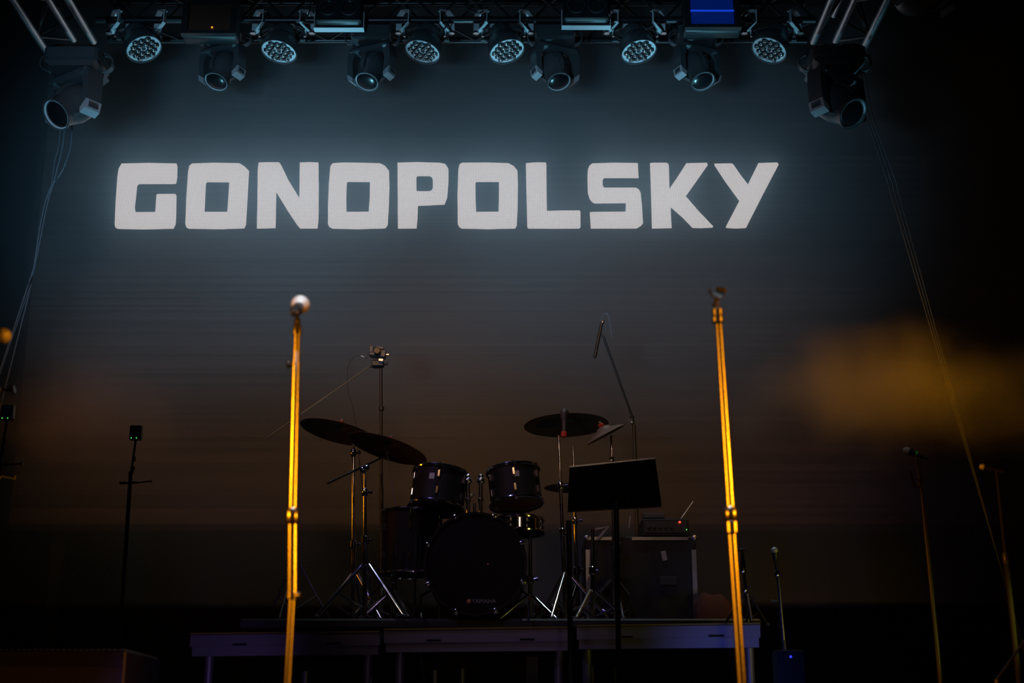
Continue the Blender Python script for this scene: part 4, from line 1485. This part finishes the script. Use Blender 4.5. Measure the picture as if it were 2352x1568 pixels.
# red cloth bundle on the platform
a = at(1600, 1405, 7.9); b = at(1682, 1372, 7.9)
rc = MB()
prof = []
n = 14
w_ = b.x - a.x
h_ = b.z - a.z
vs = []; fs = []
for i in range(n + 1):
    u = i / n
    hh_ = (ZD + 0.02 + (h_ + 0.09) * (0.55 + 0.45 * math.sin(PI * u)) * (1 + 0.12 * math.sin(9 * u)))
    for k in range(7):
        an = PI * k / 6
        vs.append((a.x + w_ * u, 8.0 - 0.13 * math.cos(an), ZD + (hh_ - ZD) * math.sin(an) + 0.001))
for i in range(n):
    for k in range(6):
        fs.append((i * 7 + k, i * 7 + k + 1, (i + 1) * 7 + k + 1, (i + 1) * 7 + k))
fs.append(tuple(range(7))); fs.append(tuple(n * 7 + k for k in range(6, -1, -1)))
rc.add(vs, fs)
ro = rc.build('folded_cloth', M['redcloth'], origin=((a.x + b.x) / 2, 8.0, ZD))
tag(ro, 'dark red cloth bundle on the platform right of the flight case', 'cloth')


# ------------------------------------------------------------------ small stands at the right of the riser
def guitar_stand(px, Y, top, foot, lab, parts):
    base = at(foot[0], foot[1], Y)
    tp = at(px, top, Y)
    d = tp - base
    base = base - d * (base.z / d.z) if parts.get('floor') else base
    base.z = 0 if parts.get('floor') else base.z
    t = thing('short_microphone_stand', lab, 'microphone stand', base, 'short stands at the right end of the platform')
    return t, base, tp - base


# stand with clamps right beside the amber stand
t, bs, L = guitar_stand(1702, 7.4, 1262, (1718, 1428), 'short glinting stand with yellow-lit clamps at the right end of the riser', {})
t.location.z = zr3
bs0 = Vector(t.location)
Q = lambda px, py, Y=7.4: at(px, py, Y) - bs0
MB().tube((0, 0, 0.02), Q(1717, 1415), 0.012, n=10).build('lower_tube', M['stand'], t)
MB().tube(Q(1717, 1415), Q(1704, 1265), 0.0085, n=10).build('upper_tube', M['chrome'], t)
MB().tube(Q(1695, 1263), Q(1712, 1263), 0.008, n=10).build('top_bar', M['chrome'], t)
collar(t, Q(1706, 1300), (0, 0, 1), 0.014, 0.07, M['chrome'], 'collar', knob=(-0.02, -0.01, 0))
collar(t, Q(1711, 1350), (0, 0, 1), 0.013, 0.05, M['chrome'], 'collar')
kk = MB().tube(Q(1713, 1380), Q(1724, 1380), 0.011, n=12)
kk.box(Q(1725, 1382), (0.008, 0.02, 0.036), bev=0.003)
kk.build('clamp_knob', M['chrome'], t)
tripod(t, Vector((0, 0, 0)), 0.13, 0.16, 30, 0.007, M['powder'])

bz = at(1803, 1500, 6.9)
t = thing('microphone_stand', 'short dark microphone stand beyond the right end of the riser, with a small boom microphone', 'microphone stand', (bz.x + 0.035, 6.9, 0), 'short stands at the right end of the platform')
bs0 = Vector(t.location)
Q = lambda px, py, Y=6.9: at(px, py, Y) - bs0
MB().tube((0, 0, 0.02), Q(1800, 1470), 0.011, n=12).build('lower_tube', M['powder'], t)
MB().tube(Q(1800, 1470), Q(1786, 1310), 0.0085, n=12).build('upper_tube', M['stand'], t)
collar(t, Q(1785, 1318), (0, 0, 1), 0.0125, 0.03, M['chrome'])
MB().tube(Q(1786, 1381), Q(1770, 1381), 0.007, n=10).build('clamp_knob', M['stand'], t)
MB().tube(Q(1785, 1310), Q(1780, 1285), 0.008, n=10).build('clip_joint', M['plastic'], t)
tripod(t, Vector((0, 0, 0)), 0.36, 0.32, 10, 0.008, M['powder'])
mi = thing('microphone', 'small dark microphone on the short stand beyond the right end of the riser', 'microphone', at(1779, 1264, 6.9))
mic_shape(mi, (0, 0, 0), (0.12, 0.2, -1), 0.09, 0.017)
fx = at(1818, 1507, 6.35)
pd = thing('effects_pedal', 'small dark unit with a tiny blue light at the foot of the short right stand', 'electronics', (fx.x, 6.37, 0))
MB().box((0, 0.06, fx.z / 2 + 0.015), (0.12, 0.12, fx.z + 0.03), bev=0.006).build('housing', M['black'], pd)
MB().ball((0, -0.002, fx.z), 0.005, 8).build('indicator_or_glint', M['blueled'], pd)

# right microphone with a green spot
YG = 6.4
g0 = at(2130, 1290, YG)
d = at(2106, 1060, YG) - g0
bs = g0 - d * (g0.z / d.z); bs.z = 0
t = thing('microphone_stand', 'thin dark microphone stand at the right, under the pale microphone head', 'microphone stand', bs, 'dim microphone stands at the far right')
bs0 = Vector(bs)
Q = lambda px, py, Y=YG: at(px, py, Y) - bs0
MB().tube((0, 0, 0.02), Q(2118, 1140), 0.010, n=12).build('lower_tube', M['powder'], t)
MB().tube(Q(2118, 1140), Q(2105, 1052), 0.008, n=12).build('upper_tube', M['powder'], t)
MB().tube(Q(2092, 1082), Q(2100, 1120), 0.005, n=8).build('boom_weight', M['powder'], t)
collar(t, Q(2112, 1110), d, 0.013, 0.04, M['powder'])
tripod(t, Vector((0, 0, 0)), 0.3, 0.3, 60, 0.009, M['powder'])
mi = thing('microphone', 'microphone with a pale head and a green band, at the right side of the stage', 'microphone', at(2083, 1035, YG))
mic_shape(mi, (0, 0, 0), at(2110, 1045, YG) - at(2083, 1035, YG), 0.10, 0.018)
v = at(2104, 1042, YG) - at(2083, 1035, YG)
MB().lathe([(0.012, -0.006), (0.0135, -0.004), (0.0135, 0.004), (0.012, 0.006)], 16, frame_z(v, v)).build('green_band', mat('green_tape', (0.05, 0.6, 0.08), 0.4), mi)
cable('cable', [(2109, 1046), (2114, 1058), (2117, 1090), (2120, 1130), (2130, 1220), (2136, 1300)], YG - 0.03, 0.003, M['cable'],
      'cable hanging from the tail of the pale-headed microphone', 'cable', None, True)

YH = 6.0
g0 = at(2311, 1290, YH)
d = at(2289, 1085, YH) - g0
bs = g0 - d * (g0.z / d.z); bs.z = 0
t = thing('microphone_stand', 'very dim slender microphone stand nearest the right edge of the view', 'microphone stand', bs, 'dim microphone stands at the far right')
bs0 = Vector(bs)
Q = lambda px, py, Y=YH: at(px, py, Y) - bs0
MB().tube((0, 0, 0.02), Q(2311, 1290), 0.011, n=12).build('lower_tube', M['black'], t)
MB().tube(Q(2311, 1290), Q(2289, 1083), 0.007, n=12).build('upper_tube', M['black'], t)
collar(t, Q(2310, 1282), d, 0.014, 0.05, M['powder'])
tripod(t, Vector((0, 0, 0)), 0.3, 0.3, 20, 0.009, M['powder'])
mi = thing('microphone', 'dim microphone lying level on the stand nearest the right edge', 'microphone', at(2257, 1072, YH))
mic_shape(mi, (0, 0, 0), at(2289, 1080, YH) - at(2257, 1072, YH), 0.075, 0.014)
a = at(2290, 1560, 5.0); b = at(2360, 1462, 5.0)
d = (b - a)
t = thing('boom_stand', 'slanting thin boom at the bottom right corner', 'boom stand', (a.x - 0.0, 5.0, 0))
MB().tube((0, 0, 0.0), (0, 0, a.z), 0.010, n=10).build('pole', M['powder'], t)
MB().tube((0, 0, a.z), (d.x * 2.0, 0, a.z + d.z * 2.0), 0.005, n=8).build('boom_arm', M['stand'], t)
MB().lathe([(0.12, 0), (0.12, 0.008), (0.03, 0.02)], 24).build('round_base', M['powder'], t)

# left dim stand between the front stand and the cymbals (thin legs showing beside the amber pole)
t = thing('microphone_stand', 'low dark stand behind the left amber stand, only its thin legs catching light', 'microphone stand', (at(672, 1432, 7.9).x, 7.9, ZD))
MB().tube((0, 0, 0.02), (0, 0, at(672, 1240, 7.9).z - ZD), 0.010, n=12).build('pole', M['powder'], t)
tripod(t, Vector((0, 0, 0)), 0.22, 0.34, 20, 0.006, M['stand'])
